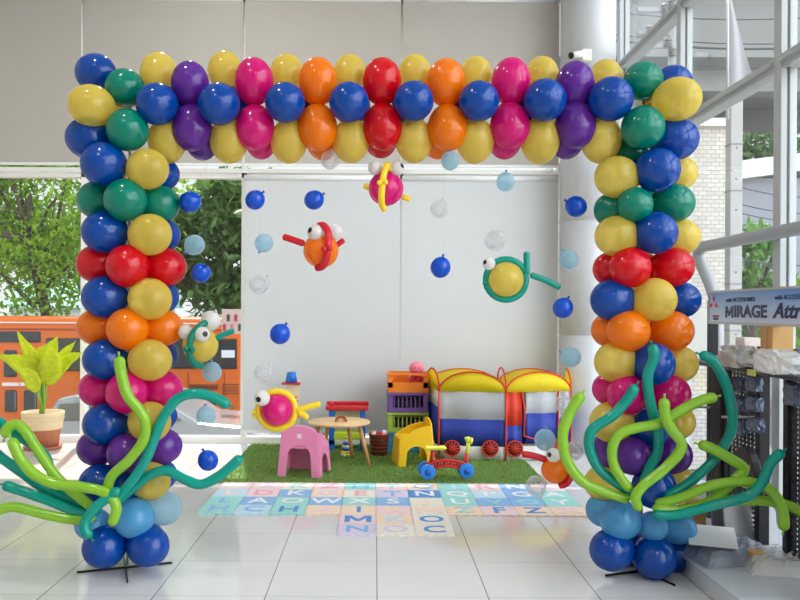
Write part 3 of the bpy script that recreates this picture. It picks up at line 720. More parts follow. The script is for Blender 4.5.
# ------------------------------------------------------------------ long twisting balloons (sea plants)
def tentacle(label, col, pts, z0, z1, group, r=5.3, zm=None):
    N = len(pts)
    W = []
    for i, (px, py) in enumerate(pts):
        u = i / (N - 1); Z = z0 + (z1 - z0) * u
        if zm is not None: Z += (zm) * math.sin(PI * u)
        W.append(P(px, py, Z))
    base = W[-1]
    t = thing('long_balloon', label, 'long balloon', base, group)
    W = [w - base for w in W]
    sp = spline(W, 8); rw = S(r, (z0 + z1) / 2)
    # resample finely so the tips come out round
    pl = [sp[0]]
    for q in sp[1:]:
        d = (q - pl[-1]).length
        k = max(1, int(d / 0.012))
        pl += [pl[-1].lerp(q, j / k) for j in range(1, k + 1)] if k > 1 else [q]
    acc = [0]
    for i in range(1, len(pl)): acc.append(acc[-1] + (pl[i] - pl[i - 1]).length)
    L = acc[-1]; rad = []
    for s_ in acc:
        f = 1.0
        for dd in (s_, L - s_):
            if dd < rw: f = min(f, math.sqrt(max(0.02, 1 - (1 - dd / rw) ** 2)))
        rad.append(rw * f * (1 - 0.08 * s_ / L + 0.02 * math.sin(s_ * 40)))
    b = MB(); b.tube(pl, rad, 14); b.build('tube', LAT[col], t)
    d = (pl[0] - pl[min(4, len(pl) - 1)]).normalized()
    b = MB(); b.cyl(pl[0] - d * 0.004, pl[0] + d * 0.018, rw * .22, rw * .16, 10); b.sphere(pl[0] + d * 0.018, rw * .24, n=10, k=8); b.build('knot', LAT['green'] if col == 'teal' else LAT['lime'], t)
G1 = 'long balloons fanning from the left column'; G2 = 'long balloons fanning from the right column'
zc = ZA - 0.22
tentacle('lime balloon rising highest in an S up the left column front', 'lime', [(119, 356), (121, 372), (127.5, 395), (140, 411), (145.5, 424), (143, 441), (129, 460), (112, 476), (108, 490), (111, 502)], zc - .12, zc - .05, G1, 5.6)
tentacle('teal balloon arching up and over right beside the left column pink row', 'teal', [(230, 406), (210, 396), (190, 394), (174, 402), (161, 422), (152, 445), (144, 463), (131, 482), (116, 500)], zc - .02, zc - .08, G1, 5.4)
tentacle('teal balloon dipping then rising right over the white floor, ending at the grass', 'teal', [(242, 456.5), (229, 468), (216, 478), (200, 484.5), (184, 479), (166, 470.5), (148, 476), (132, 489), (116, 503)], zc, zc, G1, 5.2)
tentacle('lime balloon with hooked tip, upper one below the flower pot', 'lime', [(4.5, 438), (8, 428), (17, 424.5), (26, 432), (41, 455), (55, 475), (69, 489), (84, 501), (97, 511)], zc - .06, zc - .03, G1, 5.4)
tentacle('lime balloon bending across and down at the front of the left cluster', 'lime', [(11, 438), (20, 458), (34, 474), (54, 483.5), (77, 486.5), (98, 490), (111, 497), (116.5, 509), (111, 526)], zc - .14, zc - .14, G1, 5.6)
tentacle('teal balloon entering at left edge behind the hooked lime balloon', 'teal', [(-9, 417), (12, 431), (34, 446), (45, 456), (52, 472), (66, 490), (84, 504), (100, 512)], zc + .02, zc + .02, G1, 5.2)
tentacle('teal balloon sloping from the left edge below the lime pair', 'teal', [(-12, 446), (0, 456.5), (19, 470.5), (42, 487), (64, 496), (82, 503), (100, 512)], zc + .05, zc + .0, G1, 5.2)
tentacle('teal balloon nearly level with its tip at the left edge above a lime one', 'teal', [(2, 484.5), (25, 492), (50, 501), (76, 511), (98, 514)], zc - .05, zc - .02, G1, 5.2)
tentacle('lowest lime balloon lying level at the left edge, floor reflection below', 'lime', [(-6, 513), (3, 508.5), (14, 507), (25, 509), (50, 515.5), (78, 520), (96, 517)], zc - .08, zc - .03, G1, 5.2)
tentacle('short teal balloon hooked down over the left sky blue balloon', 'teal', [(91, 538), (85, 530), (86, 520), (95, 508), (106, 499), (120, 489)], zc - .16, zc - .14, G1, 5.4)

tentacle('teal balloon standing tallest up the middle of the right column', 'teal', [(651.5, 344), (654, 357), (648, 374), (648.5, 392), (653, 415), (658, 433), (657, 453), (648, 470), (643, 488)], zc - .05, zc - .0, G2, 5.4)
tentacle('teal balloon with tip on the pink row, bending left around the right column', 'teal', [(636.5, 385), (627, 400), (612, 416), (595, 427), (589, 437), (590.5, 452), (600, 470), (621, 486), (637, 497)], zc - .05, zc - .04, G2, 5.4)
tentacle('outermost left lime balloon of right column, tip by the clear balloon', 'lime', [(582.5, 393), (572, 409), (564, 428), (563, 443), (568, 463), (583, 482), (605, 492), (630, 500)], zc - .04, zc - .06, G2, 5.5)
tentacle('lime balloon zigzagging down the front of the right column', 'lime', [(664.5, 398), (665, 415), (672, 430), (681, 442), (679, 453), (663, 470), (643, 486), (635.5, 498), (640, 511)], zc - .16, zc - .14, G2, 5.5)
tentacle('lime balloon looping left from a tip right of the pink row', 'lime', [(717, 396.5), (700, 401), (682, 410), (660, 423), (636, 428), (619, 435), (612, 451), (616, 470), (631, 491)], zc - .1, zc - .1, G2, 5.3)
tentacle('teal balloon bowing far right before the black rack upright', 'teal', [(699.5, 354), (712, 360), (722, 375), (729, 395), (732.5, 416), (730, 434), (716, 457), (690, 482), (664, 498)], zc - .02, zc - .04, G2, 5.2)
tentacle('lime balloon with sharp elbow pointing right in front of the rack', 'lime', [(698.5, 444), (711, 448), (727, 457), (743.5, 468), (737, 478), (722, 492), (706, 503), (681, 510), (652, 508)], zc - .1, zc - .1, G2, 5.4)
tentacle('lime balloon arching right with drooping end before the white mullion', 'lime', [(783, 531), (784, 518), (780, 503), (766, 487), (740, 481.5), (710, 486), (680, 498), (655, 504)], zc - .24, zc - .08, G2, 5.2)
tentacle('teal balloon sweeping right and up to the rack edge', 'teal', [(783.5, 450.5), (771, 463), (762, 482), (748, 496), (711, 506), (676, 515), (652, 514)], zc - .30, zc - .12, G2, 5.2)
tentacle('lime balloon running out low past the right picture edge', 'lime', [(814, 521), (800, 511), (781, 503.5), (758, 500.5), (722, 501), (690, 509), (656, 510)], zc - .20, zc - .04, G2, 5.2)

# ================================================================== PLAY CORNER
# artificial grass
gx0, gx1, gy0, gy1 = -1.40, 1.55, 7.03, 9.05
t = thing('grass_rug', 'green artificial grass rug under the toys and small chairs', 'rug', ((gx0 + gx1) / 2, (gy0 + gy1) / 2, 0))
hx, hy = (gx1 - gx0) / 2, (gy1 - gy0) / 2
GR = mat('turf_green', (112, 144, 66), 0.9, noise=0.35, nscale=60, bump=0.6, bscale=220)
b = MB(); b.box(-hx, hx, -hy, hy, 0.0, 0.012); b.build('backing', GR, t)
b = MB(); rn = random.Random(1)
for k in range(16000):
    x, y = rn.uniform(-hx, hx), rn.uniform(-hy, hy); a = rn.uniform(0, PI); w = 0.004
    dx, dy = math.cos(a) * w, math.sin(a) * w; l = rn.uniform(0.012, 0.022)
    b.add([(x - dx, y - dy, 0.011), (x + dx, y + dy, 0.011), (x + rn.uniform(-.01, .01), y + rn.uniform(-.01, .01), 0.012 + l)], [(0, 1, 2)])
o = b.build('pile', mat('turf_blades', (122, 156, 70), 0.8, noise=0.3, nscale=9, translucent=0.3), t); o['kind'] = 'stuff'

# alphabet foam mat
T = 0.27; mx0, my1 = -1.33, 7.02
t = thing('alphabet_mat', 'pastel foam puzzle mat with letters on the floor before the grass', 'play mat', (0, 6.3, 0))
pal = {'p': (244, 214, 216), 'm': (160, 218, 214), 'b': (142, 186, 230), 'l': (196, 224, 240), 'o': (248, 220, 196), 'c': (240, 232, 218), 'v': (222, 210, 234), 'w': (240, 240, 240), 'B': (88, 148, 214), 'P': (236, 170, 186)}
pm = {k: mat('foam_' + k if k.islower() else 'foam_deep_' + k.lower(), v, 0.75, bump=0.1, bscale=300) for k, v in pal.items()}
# rows from the back: (tile colour, letter, letter colour)
rows = [
 [('p', 'D', 'w'), ('p', 'E', 'v'), ('c', 'K', 'm'), ('p', 'Z', 'P'), ('m', 'H', 'b'), ('p', 'T', 'm'), ('o', 'Q', 'b'), ('m', 'J', 'l'), ('p', 'R', 'P'), ('b', 'N', 'w'), ('p', 'B', 'v')],
 [('l', 'L', 'o'), ('p', 'D', 'P'), ('b', 'K', 'w'), ('o', 'G', 'v'), ('c', 'E', 'P'), ('v', 'T', 'b'), ('B', 'N', 'w'), ('m', 'Q', 'w'), ('l', 'P', 'w'), ('b', 'G', 'w'), ('m', 'A', 'w')],
 [('m', 'L', 'b'), ('b', 'A', 'w'), ('m', 'O', 'w'), ('b', 'W', 'w'), ('m', 'X', 'w'), ('b', 'S', 'w'), ('c', 'J', 'o'), ('m', 'U', 'w'), ('b', 'V', 'm'), ('b', 'O', 'm'), ('m', 'Y', 'w')],
 [('m', 'H', 'b'), ('l', 'C', 'b'), ('m', 'H', 'B'), ('o', 'B', 'p'), ('o', 'I', 'B'), ('p', 'R', 'o'), ('c', 'M', 'o'), ('o', 'Z', 'm'), ('p', 'F', 'B'), ('o', 'Z', 'B'), ('o', 'X', 'p')]]
extra = [[('p', 'M', 'B'), ('o', 'K', 'l'), ('c', 'O', 'B')], [('v', 'N', 'b'), ('c', 'O', 'v'), ('c', 'C', 'B')]]
edge_cols = {'p': 'P', 'c': 'o'}
lm = {}
def tile(ix, iy, spec):
    tc, ch, lc = spec
    x = mx0 + (ix + .5) * T; y = my1 - (iy + .5) * T
    # jigsaw edge: small teeth round the square
    poly = []; nt = 8; hT = T / 2
    def side(p, q, n):
        for k in range(nt * 2):
            u = k / (nt * 2); d = 0.007 if (k % 4) in (1, 2) else -0.001
            poly.append((p[0] + (q[0] - p[0]) * u + n[0] * d, p[1] + (q[1] - p[1]) * u + n[1] * d))
    side((-hT, -hT), (hT, -hT), (0, -1)); side((hT, -hT), (hT, hT), (-1, 0)); side((hT, hT), (-hT, hT), (0, -1)); side((-hT, hT), (-hT, -hT), (-1, 0))
    b = MB(); b.prism(poly, 'z', 0, 0.012)
    o = b.build('mat_tile', pm[tc], t, (x, y - 6.3, 0.0))
    key = (ch, lc)
    if key not in lm: lm[key] = m_letter('letter_m', 0.235, pm[lc]) if ch == 'M' else text_mesh('letter_' + ch, ch, 0.235, pm[lc], 0.001, 0.004)
    link_mesh('letter', lm[key], o, Matrix.Translation((0, 0, 0.0128)))
for iy, r in enumerate(rows):
    for ix, s_ in enumerate(r): tile(ix, iy, s_)
for iy, r in enumerate(extra):
    for ix, s_ in enumerate(r): tile(ix + 4, iy + 4, s_)

# kids' monobloc chairs
def kid_chair(label, color, loc, rz, W=0.40, D=0.36, Hb=0.47, Hs=0.27):
    t = thing('toddler_chair', label, 'chair', loc, 'plastic toddler chairs', rz)
    kt = 0.42
    def tap(x, y, z): s = 1 - kt * z * (0.9); return Vector((x * s, y * s, z))
    def arch(w, zt, leg, n=10):  # opening outline, right to left
        iw = w / 2 - leg; r = iw * 0.75
        pts = [(iw, 0.0), (iw * 0.93, zt - r)]
        for k in range(1, n): a = PI * k / n; pts.append((iw * 0.93 * math.cos(a), zt - r + r * math.sin(a)))
        pts += [(-iw * 0.93, zt - r), (-iw, 0.0)]
        return pts
    def panel(name, f, w, outline_top, zt, leg):
        out = [(-w / 2, 0)] + outline_top + [(w / 2, 0)] + arch(w, zt, leg)
        me = bpy.data.meshes.new(name); bm = bmesh.new()
        vs = [bm.verts.new(tap(*f(u, v))) for u, v in out]
        fc = bm.faces.new(vs); bmesh.ops.triangulate(bm, faces=[fc]); bmesh.ops.recalc_face_normals(bm, faces=bm.faces)
        bm.to_mesh(me); bm.free(); me.materials.append(color)
        o = bpy.data.objects.new(name, me); C.objects.link(o); o.parent = t
        s = o.modifiers.new('shell', 'SOLIDIFY'); s.thickness = 0.016; s.offset = 0
        v_ = o.modifiers.new('bevel', 'BEVEL'); v_.width = 0.004; v_.segments = 2
        return o
    n = 8
    topb = [(-W / 2, Hb * 0.86)] + [(-W / 2 * math.cos(PI * k / n) * 0.99, Hb * 0.86 + Hb * 0.14 * math.sin(PI * k / n)) for k in range(1, n)] + [(W / 2, Hb * 0.86)]
    panel('backrest', lambda u, v: (u, -D / 2, v), W, topb, Hb * 0.62, 0.075)
    for sx in (-1, 1):
        tp = [(-D / 2, Hb * 0.86), (-D * 0.25, Hb * 0.84), (D * 0.05, Hs + 0.09), (D * 0.35, Hs + 0.03), (D / 2, Hs)]
        panel('side_panel', lambda u, v, sx=sx: (sx * W / 2, u, v), D, tp, Hs * 0.72, 0.07)
    panel('front_panel', lambda u, v: (u, D / 2, v), W, [(-W / 2, Hs), (W / 2, Hs)], Hs * 0.72, 0.07)
    s = 1 - kt * Hs * .9
    b = MB(); b.box(-W / 2 * s, W / 2 * s, -D / 2 * s, D / 2 * s, Hs - 0.012, Hs + 0.006); b.build('seat', color, t, bevel=0.005)
    return t
PINK_P = mat('pink_plastic', (246, 148, 192), 0.35, translucent=0.1)
YEL_P = mat('yellow_plastic', (250, 200, 30), 0.35, translucent=0.08)
q = P(303.5, 478, 7.32)
ch = kid_chair('pink plastic toddler chair seen from behind, before the round wooden table', PINK_P, (q.x, 7.42, 0.012), -0.2, 0.40, 0.38, 0.47)
b = MB(); b.box(-0.02, 0.02, -0.178, -0.150, 0.355, 0.395); b.build('sticker', mat('white_sticker', (235, 225, 230), 0.5), ch, label='square white sticker')
q = P(413, 464, 7.95)
kid_chair('yellow plastic toddler chair in profile beside the toy crates and tent', YEL_P, (q.x, 7.95, 0.012), PI / 2 + 0.15, 0.36, 0.36, 0.46)

# round wooden table
WOOD = mat('pale_wood', (232, 194, 140), 0.45, noise=0.12, nscale=6)
WOOD2 = mat('honey_wood', (206, 152, 90), 0.45, noise=0.15, nscale=8)
tx = P(339, 423, 8.0).x; ht = 0.415
t = thing('round_table', 'low round wooden table with splayed legs behind the pink chair', 'table', (tx, 8.0, 0.012))
b = MB(); b.lathe([(0, ht - .028), (0.305, ht - .028), (0.315, ht - .02), (0.315, ht - .006), (0.308, ht), (0, ht)], 48); b.build('tabletop', WOOD, t)
for (x, y) in ((-.29, -.12), (.31, -.2), (.13, .2), (-.17, .2)):
    b = MB(); b.cyl((x * .68, y * .68, ht - 0.03), (x, y, 0), 0.022, 0.018); b.build('leg', WOOD2, t)
q = Vector((P(341, 421, 7.95).x, 7.93, ht + 0.012))
t = thing('toy_arch', 'brown wooden rainbow arch toy standing on the round table', 'toy', q)
for k, (ro, ri, m) in enumerate(((0.062, 0.045, (150, 84, 48)), (0.044, 0.028, (196, 130, 84)))):
    b = MB(); n = 14
    poly = [(ro * math.cos(PI * i / n), ro * math.sin(PI * i / n)) for i in range(n + 1)] + [(ri * math.cos(PI * i / n), ri * math.sin(PI * i / n)) for i in range(n, -1, -1)]
    b.prism(poly, 'y', -0.02, 0.02); b.build('arch', mat('toy_wood_%d' % k, m, 0.5), t)

# toy workbench
RED_P = mat('red_plastic', (206, 36, 44), 0.35); BLUE_P = mat('blue_plastic', (28, 104, 196), 0.35); GREEN_P = mat('lime_plastic', (190, 214, 40), 0.4); ORG_P = mat('orange_plastic', (244, 120, 40), 0.4)
q = P(347.5, 420, 8.75)
t = thing('toy_workbench', 'toy workbench with red top and blue legs behind the round table', 'toy', (q.x, 8.72, 0.012))
b = MB(); b.box(-.235, .235, -.11, .11, .44, .485); b.box(-.235, .235, .07, .11, .485, .52); b.build('worktop', RED_P, t, bevel=0.01)
for x in (-.17, .17):
    b = MB(); b.box(x - .03, x + .03, -.09, -.05, 0, .44); b.box(x - .03, x + .03, .05, .09, 0, .44); b.box(x - .03, x + .03, -.09, .09, .06, .12); b.build('leg', BLUE_P, t, bevel=0.006)
b = MB(); b.box(-.15, .15, -.09, .09, .12, .2); b.build('shelf', GREEN_P, t, bevel=0.01)
b = MB(); b.box(-.15, .15, .06, .08, .22, .42); b.build('back_panel', mat('cream_plastic', (236, 226, 190), 0.4), t)
b = MB(); b.cyl((-.17, -.06, .485), (-.17, -.06, .53), .02); b.build('vise_knob', RED_P, t)
# stacking rings
q = P(347, 450, 8.35)
t = thing('stacking_rings', 'stacking ring toy in white, blue and yellow under the round table', 'toy', (q.x, 8.38, 0.012))
b = MB(); b.lathe([(0, 0), (.075, 0), (.075, .015), (.018, .02), (.012, .2), (0, .2)], 20); b.build('base', WOOD, t)
for k, (m, r) in enumerate(((YEL_P, .068), (BLUE_P, .062), (mat('white_plastic', (236, 236, 232), 0.4), .056), (BLUE_P, .048), (WHITE_METAL, .042), (GREEN_P, .034))):
    b = MB(); z = .035 + k * .029; h = .0145
    b.lathe([(.014, z - h), (r - .008, z - h), (r, z), (r - .008, z + h), (.014, z + h)], 24); b.build('ring', m, t)
q = P(343.5, 457, 8.2); b = MB(); b.sphere((0, 0, .026), .026)
tag(b.build('toy_ball', mat('ball_pale_green', (206, 218, 140), 0.4), loc=(q.x, 8.2, 0.02)), 'small pale green ball on the grass before the stacking rings', 'ball')
# toy stand
q = P(291, 440, 8.85)
t = thing('toy_stand', 'tall narrow toy stand with red shelves behind the pink ringed fish', 'toy', (q.x, 8.85, 0.012))
b = MB(); b.box(-.05, .09, .03, .05, 0, .75); b.build('post', mat('cream_plastic'), t)
for (z, w, m, nm) in ((.70, .105, RED_P, 'shelf'), (.50, .075, RED_P, 'shelf'), (.33, .09, RED_P, 'shelf')):
    b = MB(); b.box(-w, w, -.06, .06, z, z + .022); b.build(nm, m, t, bevel=0.006)
b = MB(); b.box(-.12, .12, -.08, .08, 0, .04); b.build('base', BLUE_P, t, bevel=0.01)
q0 = t.location
b = MB(); b.lathe([(0, 0), (.07, 0), (.048, .115), (.043, .115), (.0, .11)], 24); tag(b.build('toy_cup', BLUE_P, loc=(q0.x, 8.85, .736)), 'upturned blue plastic cup on top shelf of the toy stand', 'toy')
b = MB(); b.lathe([(0, 0), (.035, 0), (.06, .04), (.055, .045), (.0, .02)], 24); tag(b.build('toy_bowl', ORG_P, loc=(q0.x + .01, 8.84, .536)), 'orange toy bowl on middle shelf of the toy stand', 'toy')
q = P(294, 427, 8.6); b = MB(); b.sphere((0, 0, 0), .065, .055, .06)
b.box(-.02, .02, -.06, -.05, -.02, .02); b = MB(); b.lathe([(0, 0), (.05, 0), (.07, .05), (.07, .12), (.045, .15), (.02, .16), (0, .16)], 24)
tag(b.build('toy_bucket', RED_P, loc=(q.x, 8.55, .012)), 'small red toy pot on the grass below the pink ringed fish', 'toy')

# brown basket with balls
q = P(379, 456, 8.35)
t = thing('toy_basket', 'brown ribbed plastic basket beside the toy crates', 'basket', (q.x, 8.4, 0.012))
b = MB(); b.lathe([(0, 0), (.085, 0), (.108, .215), (.115, .225), (.104, .23), (.082, .012), (0, .012)], 28); b.build('body', mat('brown_plastic', (132, 62, 48), 0.5), t)
b = MB()
for z in (.05, .09, .13, .17): b.lathe([(.084 + z * .1, z - .006), (.0905 + z * .1, z), (.084 + z * .1, z + .006)], 28)
b.build('rib', mat('brown_plastic'), t)
for k, (x, y, m, nm) in enumerate(((-.05, -.03, WHITE_METAL, 'white'), (.0, -.05, RED_P, 'red'), (.05, -.02, mat('peach_plastic', (240, 170, 130), 0.4), 'peach'), (0.0, .04, BLUE_P, 'blue'), (-.05, .05, YEL_P, 'yellow'), (0.055, .05, WHITE_METAL, 'second white'))):
    b = MB(); b.sphere((0, 0, 0), .034); tag(b.build('toy_ball', m, loc=(q.x + x, 8.4 + y, .225 + (.012 if k % 2 else 0))), nm + ' toy ball on top in the brown basket', 'ball', 'balls in the brown basket')

# stacked crates
cols = [((60, 168, 216), 'blue toy crate at the bottom of the stack'), ((176, 204, 80), 'green toy crate, second from the bottom of the stack'), ((128, 92, 168), 'purple toy crate under the orange one in the stack'), ((248, 138, 40), 'orange toy crate on top of the stack, plush doll in it')]
q = P(407, 450, 8.75); cz = 0.012
for k, (c, lab) in enumerate(cols):
    h = 0.215; m = mat('crate_plastic_%d' % k, c, 0.4, translucent=0.1)
    t = thing('toy_crate', lab, 'crate', (q.x, 8.72, cz), 'stacked toy crates')
    w, d = 0.215, 0.15
    b = MB(); b.box(-w * .93, w * .93, -d * .93, d * .93, 0, .012); b.build('bottom_panel', m, t)
    b = MB(); s = .93
    for sy in (-1, 1):
        b.box(-w, w, sy * d - .006, sy * d + .006, 0, .05); 
        if sy == 1: b.box(-w, w, sy * d - .006, sy * d + .006, .05, h - .005)
        else:
            for xx in (-w, w - .05): b.box(xx, xx + .05, sy * d - .006, sy * d + .006, .05, h - .005)
            if k == 3: b.box(-w, w, sy * d - .006, sy * d + .006, .05, .11)
            else:
                for j in range(7): xx = -w + .06 + j * .046; b.box(xx, xx + .012, sy * d - .005, sy * d + .005, .05, h - .005)
    for sx in (-1, 1): b.box(sx * w - .006, sx * w + .006, -d, d, 0, h - .005)
    b.build('side_panel', m, t)
    b = MB()
    for sy in (-1, 1): b.box(-w - .012, w + .012, sy * d - .014, sy * d + .014, h - .03, h - .004)
    for sx in (-1, 1): b.box(sx * w - .014, sx * w + .014, -d, d, h - .03, h - .004)
    b.build('rim', m, t, bevel=0.004)
    if k in (1, 2):
        for j, x in enumerate((-.11, 0, .1)):
            b = MB(); b.box(-.045, .045, -.08, .08, 0, .11)
            tag(b.build('toy_block', mat('dark_toy_%d' % (j % 2), ((40, 44, 60), (70, 40, 50))[j % 2], 0.5), loc=(q.x + x, 8.72, cz + .0135), bevel=0.008),
                'dark toy block inside the %s crate, %s' % (('', 'green', 'purple')[k], ('at its left', 'in its middle', 'at its right')[j]), 'toy', 'dark blocks in the crates')
    cz += h
# plush doll on top
t = thing('plush_doll', 'pink hooded plush doll with red body sitting in the orange crate', 'soft toy', (q.x + .09, 8.68, cz - .2))
PK = mat('plush_pink', (244, 128, 150), 0.9, bump=0.3, bscale=150)
b = MB(); b.sphere((0, 0, .16), .055, .05, .05); b.sphere((-.05, 0, .12), .02); b.build('body', mat('plush_red', (200, 44, 52), 0.9, bump=0.3, bscale=150), t)
b = MB(); b.sphere((.005, -.01, .245), .08, .066, .072); h_ = b.build('head', PK, t)
b = MB(); b.sphere((-.018, -.07, .25), .008); b.sphere((.03, -.07, .25), .008); b.build('eye', PUP, h_)
for sx in (-1, 1):
    b = MB(); b.sphere((sx * .07, -.02, .15), .024, .022, .04); b.build('arm', PK, t)
    b = MB(); b.sphere((sx * .035, -.03, .09), .026, .04, .09); b.build('leg', mat('plush_red'), t)

# play tent shaped like a little train
t = thing('play_tent', 'blue and yellow pop-up play tent shaped like a train', 'play tent', (1.3, 8.4, 0.012))
TB = mat('tent_blue', (44, 66, 168), 0.6, translucent=0.2); TY = mat('tent_yellow', (255, 232, 40), 0.6, translucent=0.45, noise=0.06, nscale=5); TRD = mat('tent_red', (226, 62, 36), 0.6, translucent=0.2)
TM = mat('tent_mesh', (226, 228, 232), 0.7, alpha=0.42); TW = mat('tent_white', (232, 226, 222), 0.7, translucent=0.2, noise=0.1, nscale=20)
org = Vector((1.3, 8.4, 0))
def V2(px, Zd): q = P(px, 400, Zd); return Vector((q.x, Zd, 0)) - org
A, B, Cc = V2(439, 8.2), V2(506, 8.1), V2(571, 8.3)
A2, B2, C2 = V2(426, 8.85), V2(497, 8.9), V2(562, 8.98)
zb0, zb1, ze, za = 0.14, 0.415, 0.70, 0.205
def wallstrip(p, q, z0, z1, m, name, n=10, sag=0.0):
    b = MB(); vs = []
    nrm = Vector((-(q - p).y, (q - p).x, 0)).normalized()
    for i in range(n + 1):
        u = i / n; x = p.lerp(q, u); off = nrm * (0.012 * math.sin(u * PI * 3))
        vs += [x + off + Vector((0, 0, z0)), x + off + Vector((0, 0, z1))]
    b.add(vs, [(2 * i, 2 * i + 2, 2 * i + 3, 2 * i + 1) for i in range(n)], True)
    o = b.build(name, m, t); s = o.modifiers.new('cloth', 'SOLIDIFY'); s.thickness = 0.006
    return o
def arch_pts(p, q, zb_, h, n=18):
    return [p.lerp(q, 0.5 - 0.5 * math.cos(PI * i / n)) + Vector((0, 0, zb_ + h * math.sin(PI * i / n))) for i in range(n + 1)]
def gable(p, q, zb_, h, m, name):
    b = MB(); ap = arch_pts(p, q, zb_, h); n = len(ap)
    base = [Vector((v.x, v.y, zb_)) for v in ap]
    b.add(ap + base, [(i, i + 1, n + i + 1, n + i) for i in range(n - 1)], True)
    o = b.build(name, m, t); s = o.modifiers.new('cloth', 'SOLIDIFY'); s.thickness = 0.005
def piping(pts, r=0.009):
    b = MB(); b.tube(pts, r, 8); b.build('piping', TRD, t)
def roof(p, q, p2, q2, h, h2):
    a1 = arch_pts(p, q, ze, h); a2 = arch_pts(p2, q2, ze, h2); b = MB(); n = len(a1); k = 8; vs = []
    for j in range(k + 1):
        u = j / k; sag = -0.05 * math.sin(PI * u)
        vs += [x.lerp(y, u) + Vector((0, 0, sag)) for x, y in zip(a1, a2)]
    b.add(vs, [(j * n + i, j * n + i + 1, (j + 1) * n + i + 1, (j + 1) * n + i) for j in range(k) for i in range(n - 1)], True)
    o = b.build('roof', TY, t); s = o.modifiers.new('cloth', 'SOLIDIFY'); s.thickness = 0.005
for (p, q, p2, q2) in ((A, B, A2, B2), (B, Cc, B2, C2)):
    roof(p, q, p2, q2, za, za * 0.9); gable(p, q, ze, za, TY, 'gable'); gable(p2, q2, ze, za * .9, TY, 'gable')
    piping(arch_pts(p, q, ze, za)); piping(arch_pts(p2, q2, ze, za * .9))
    wallstrip(p2, q2, zb0 - .1, zb1 + .1, TB, 'blue_panel'); wallstrip(p2, q2, zb1 + .1, ze, TM, 'mesh_window')
gable(A, A2, ze, za * 1.05, TY, 'gable'); piping(arch_pts(A, A2, ze, za * 1.05)); gable(Cc, C2, ze, za, TY, 'gable'); piping(arch_pts(Cc, C2, ze, za)); piping(arch_pts(B, B2, ze, za * 1.1))
wallstrip(A, B, zb0, zb1, TB, 'blue_panel'); wallstrip(A, B, zb1, ze, TM, 'mesh_window'); wallstrip(A, B, 0.0, zb0, TW, 'skirt')
wallstrip(A, A2, zb0, zb1 + .12, TB, 'blue_panel'); wallstrip(A, A2, zb1 + .12, ze, TW, 'mesh_window'); wallstrip(A, A2, 0, zb0, TW, 'skirt')
D1 = B.lerp(Cc, .24); D2 = B.lerp(Cc, .8)
wallstrip(D2, Cc, zb0, zb1, TB, 'blue_panel'); wallstrip(D2, Cc, zb1, ze, TM, 'mesh_window')
wallstrip(B, D1, zb1 - .06, ze, TRD, 'curtain'); wallstrip(B, D1, zb0, zb1 - .06, TB, 'blue_panel'); wallstrip(B, Cc, 0.0, zb0, TW, 'skirt')
wallstrip(D1 + Vector((.05, .03, 0)), D2, zb0 + .04, zb1 + .06, TB, 'door_flap'); wallstrip(D1 + Vector((.05, .03, 0)), D2, zb1 + .06, ze, TM, 'mesh_window')
wallstrip(Cc, C2, zb0, zb1, TB, 'blue_panel'); wallstrip(Cc, C2, zb1, ze, TM, 'mesh_window'); wallstrip(Cc, C2, 0, zb0, TW, 'skirt')
for p in (A, B, Cc, A2, D2): piping([p + Vector((0, -.006, z)) for z in (0.0, .2, .45, ze)])
piping([D1 + Vector((0, -.006, ze)), D1 + Vector((.03, -.01, .5)), D1 + Vector((.02, -.01, .25)), D2 + Vector((-.1, -.01, .16))])
for px in (452, 490, 514.5, 556):
    u = V2(px, 8.12 if px < 520 else 8.22); y = u.y - .02
    b = MB(); b.cyl((u.x, y - .012, .125), (u.x, y + .006, .125), .085, n=28); w = b.build('wheel_patch', mat('tent_wheel_dark', (52, 22, 28), 0.7), t)
    b = MB(); b.tube([(u.x + .08 * math.cos(a), y - .012, .125 + .08 * math.sin(a)) for a in [2 * PI * k / 20 for k in range(20)]], .008, 6, True)
    for k in range(6): a = PI * k / 6; b.cyl((u.x - .07 * math.cos(a), y - .014, .125 - .07 * math.sin(a)), (u.x + .07 * math.cos(a), y - .014, .125 + .07 * math.sin(a)), .005, n=6)
    b.build('spoke', TRD, w)
rn = random.Random(8)
ballc = [RED_P, YEL_P, BLUE_P, GREEN_P, WHITE_METAL, mat('pink_ball', (240, 130, 170), 0.4)]; bn = ['red', 'yellow', 'blue', 'lime', 'white', 'pink']

# toddler ride-on bike
q = P(446, 484, 7.16)
t = thing('balance_bike', 'toddler balance bike with red frame and blue wheels at grass edge', 'toy bike', (q.x, 7.16, 0.0335), rz=0.1)
CY = mat('bike_blue', (40, 132, 226), 0.4); LY = mat('bike_lime', (214, 220, 60), 0.4)
def wheel(x, y):
    b = MB(); b.cyl((x, y - .018, .068), (x, y + .018, .068), .068, n=28); w = b.build('wheel', CY, t, bevel=0.006)
    b = MB(); b.cyl((x, y - .023, .068), (x, y - .017, .068), .03, n=16); b.build('hub_cap', mat('bike_blue_dark', (24, 96, 190), 0.4), w)
for x, y in ((-.18, -.07), (-.18, .07), (.18, -.045), (.18, .045)): wheel(x, y)
b = MB()
up_ = [Vector((-.18 + .36 * i / 12, 0, .125 + .035 * math.sin(PI * i / 12))) for i in range(13)]; dn_ = [v - Vector((0, 0, .055)) for v in up_]
for l in (up_, dn_): b.tube([v + Vector((0, -.02, 0)) for v in l], .011, 8); b.tube([v + Vector((0, .02, 0)) for v in l], .011, 8)
for i in range(0, 12, 2):
    for y in (-.02, .02): b.cyl(up_[i] + Vector((0, y, 0)), dn_[i + 1] + Vector((0, y, 0)), .008, n=8); b.cyl(dn_[i + 1] + Vector((0, y, 0)), up_[i + 2] + Vector((0, y, 0)), .008, n=8)
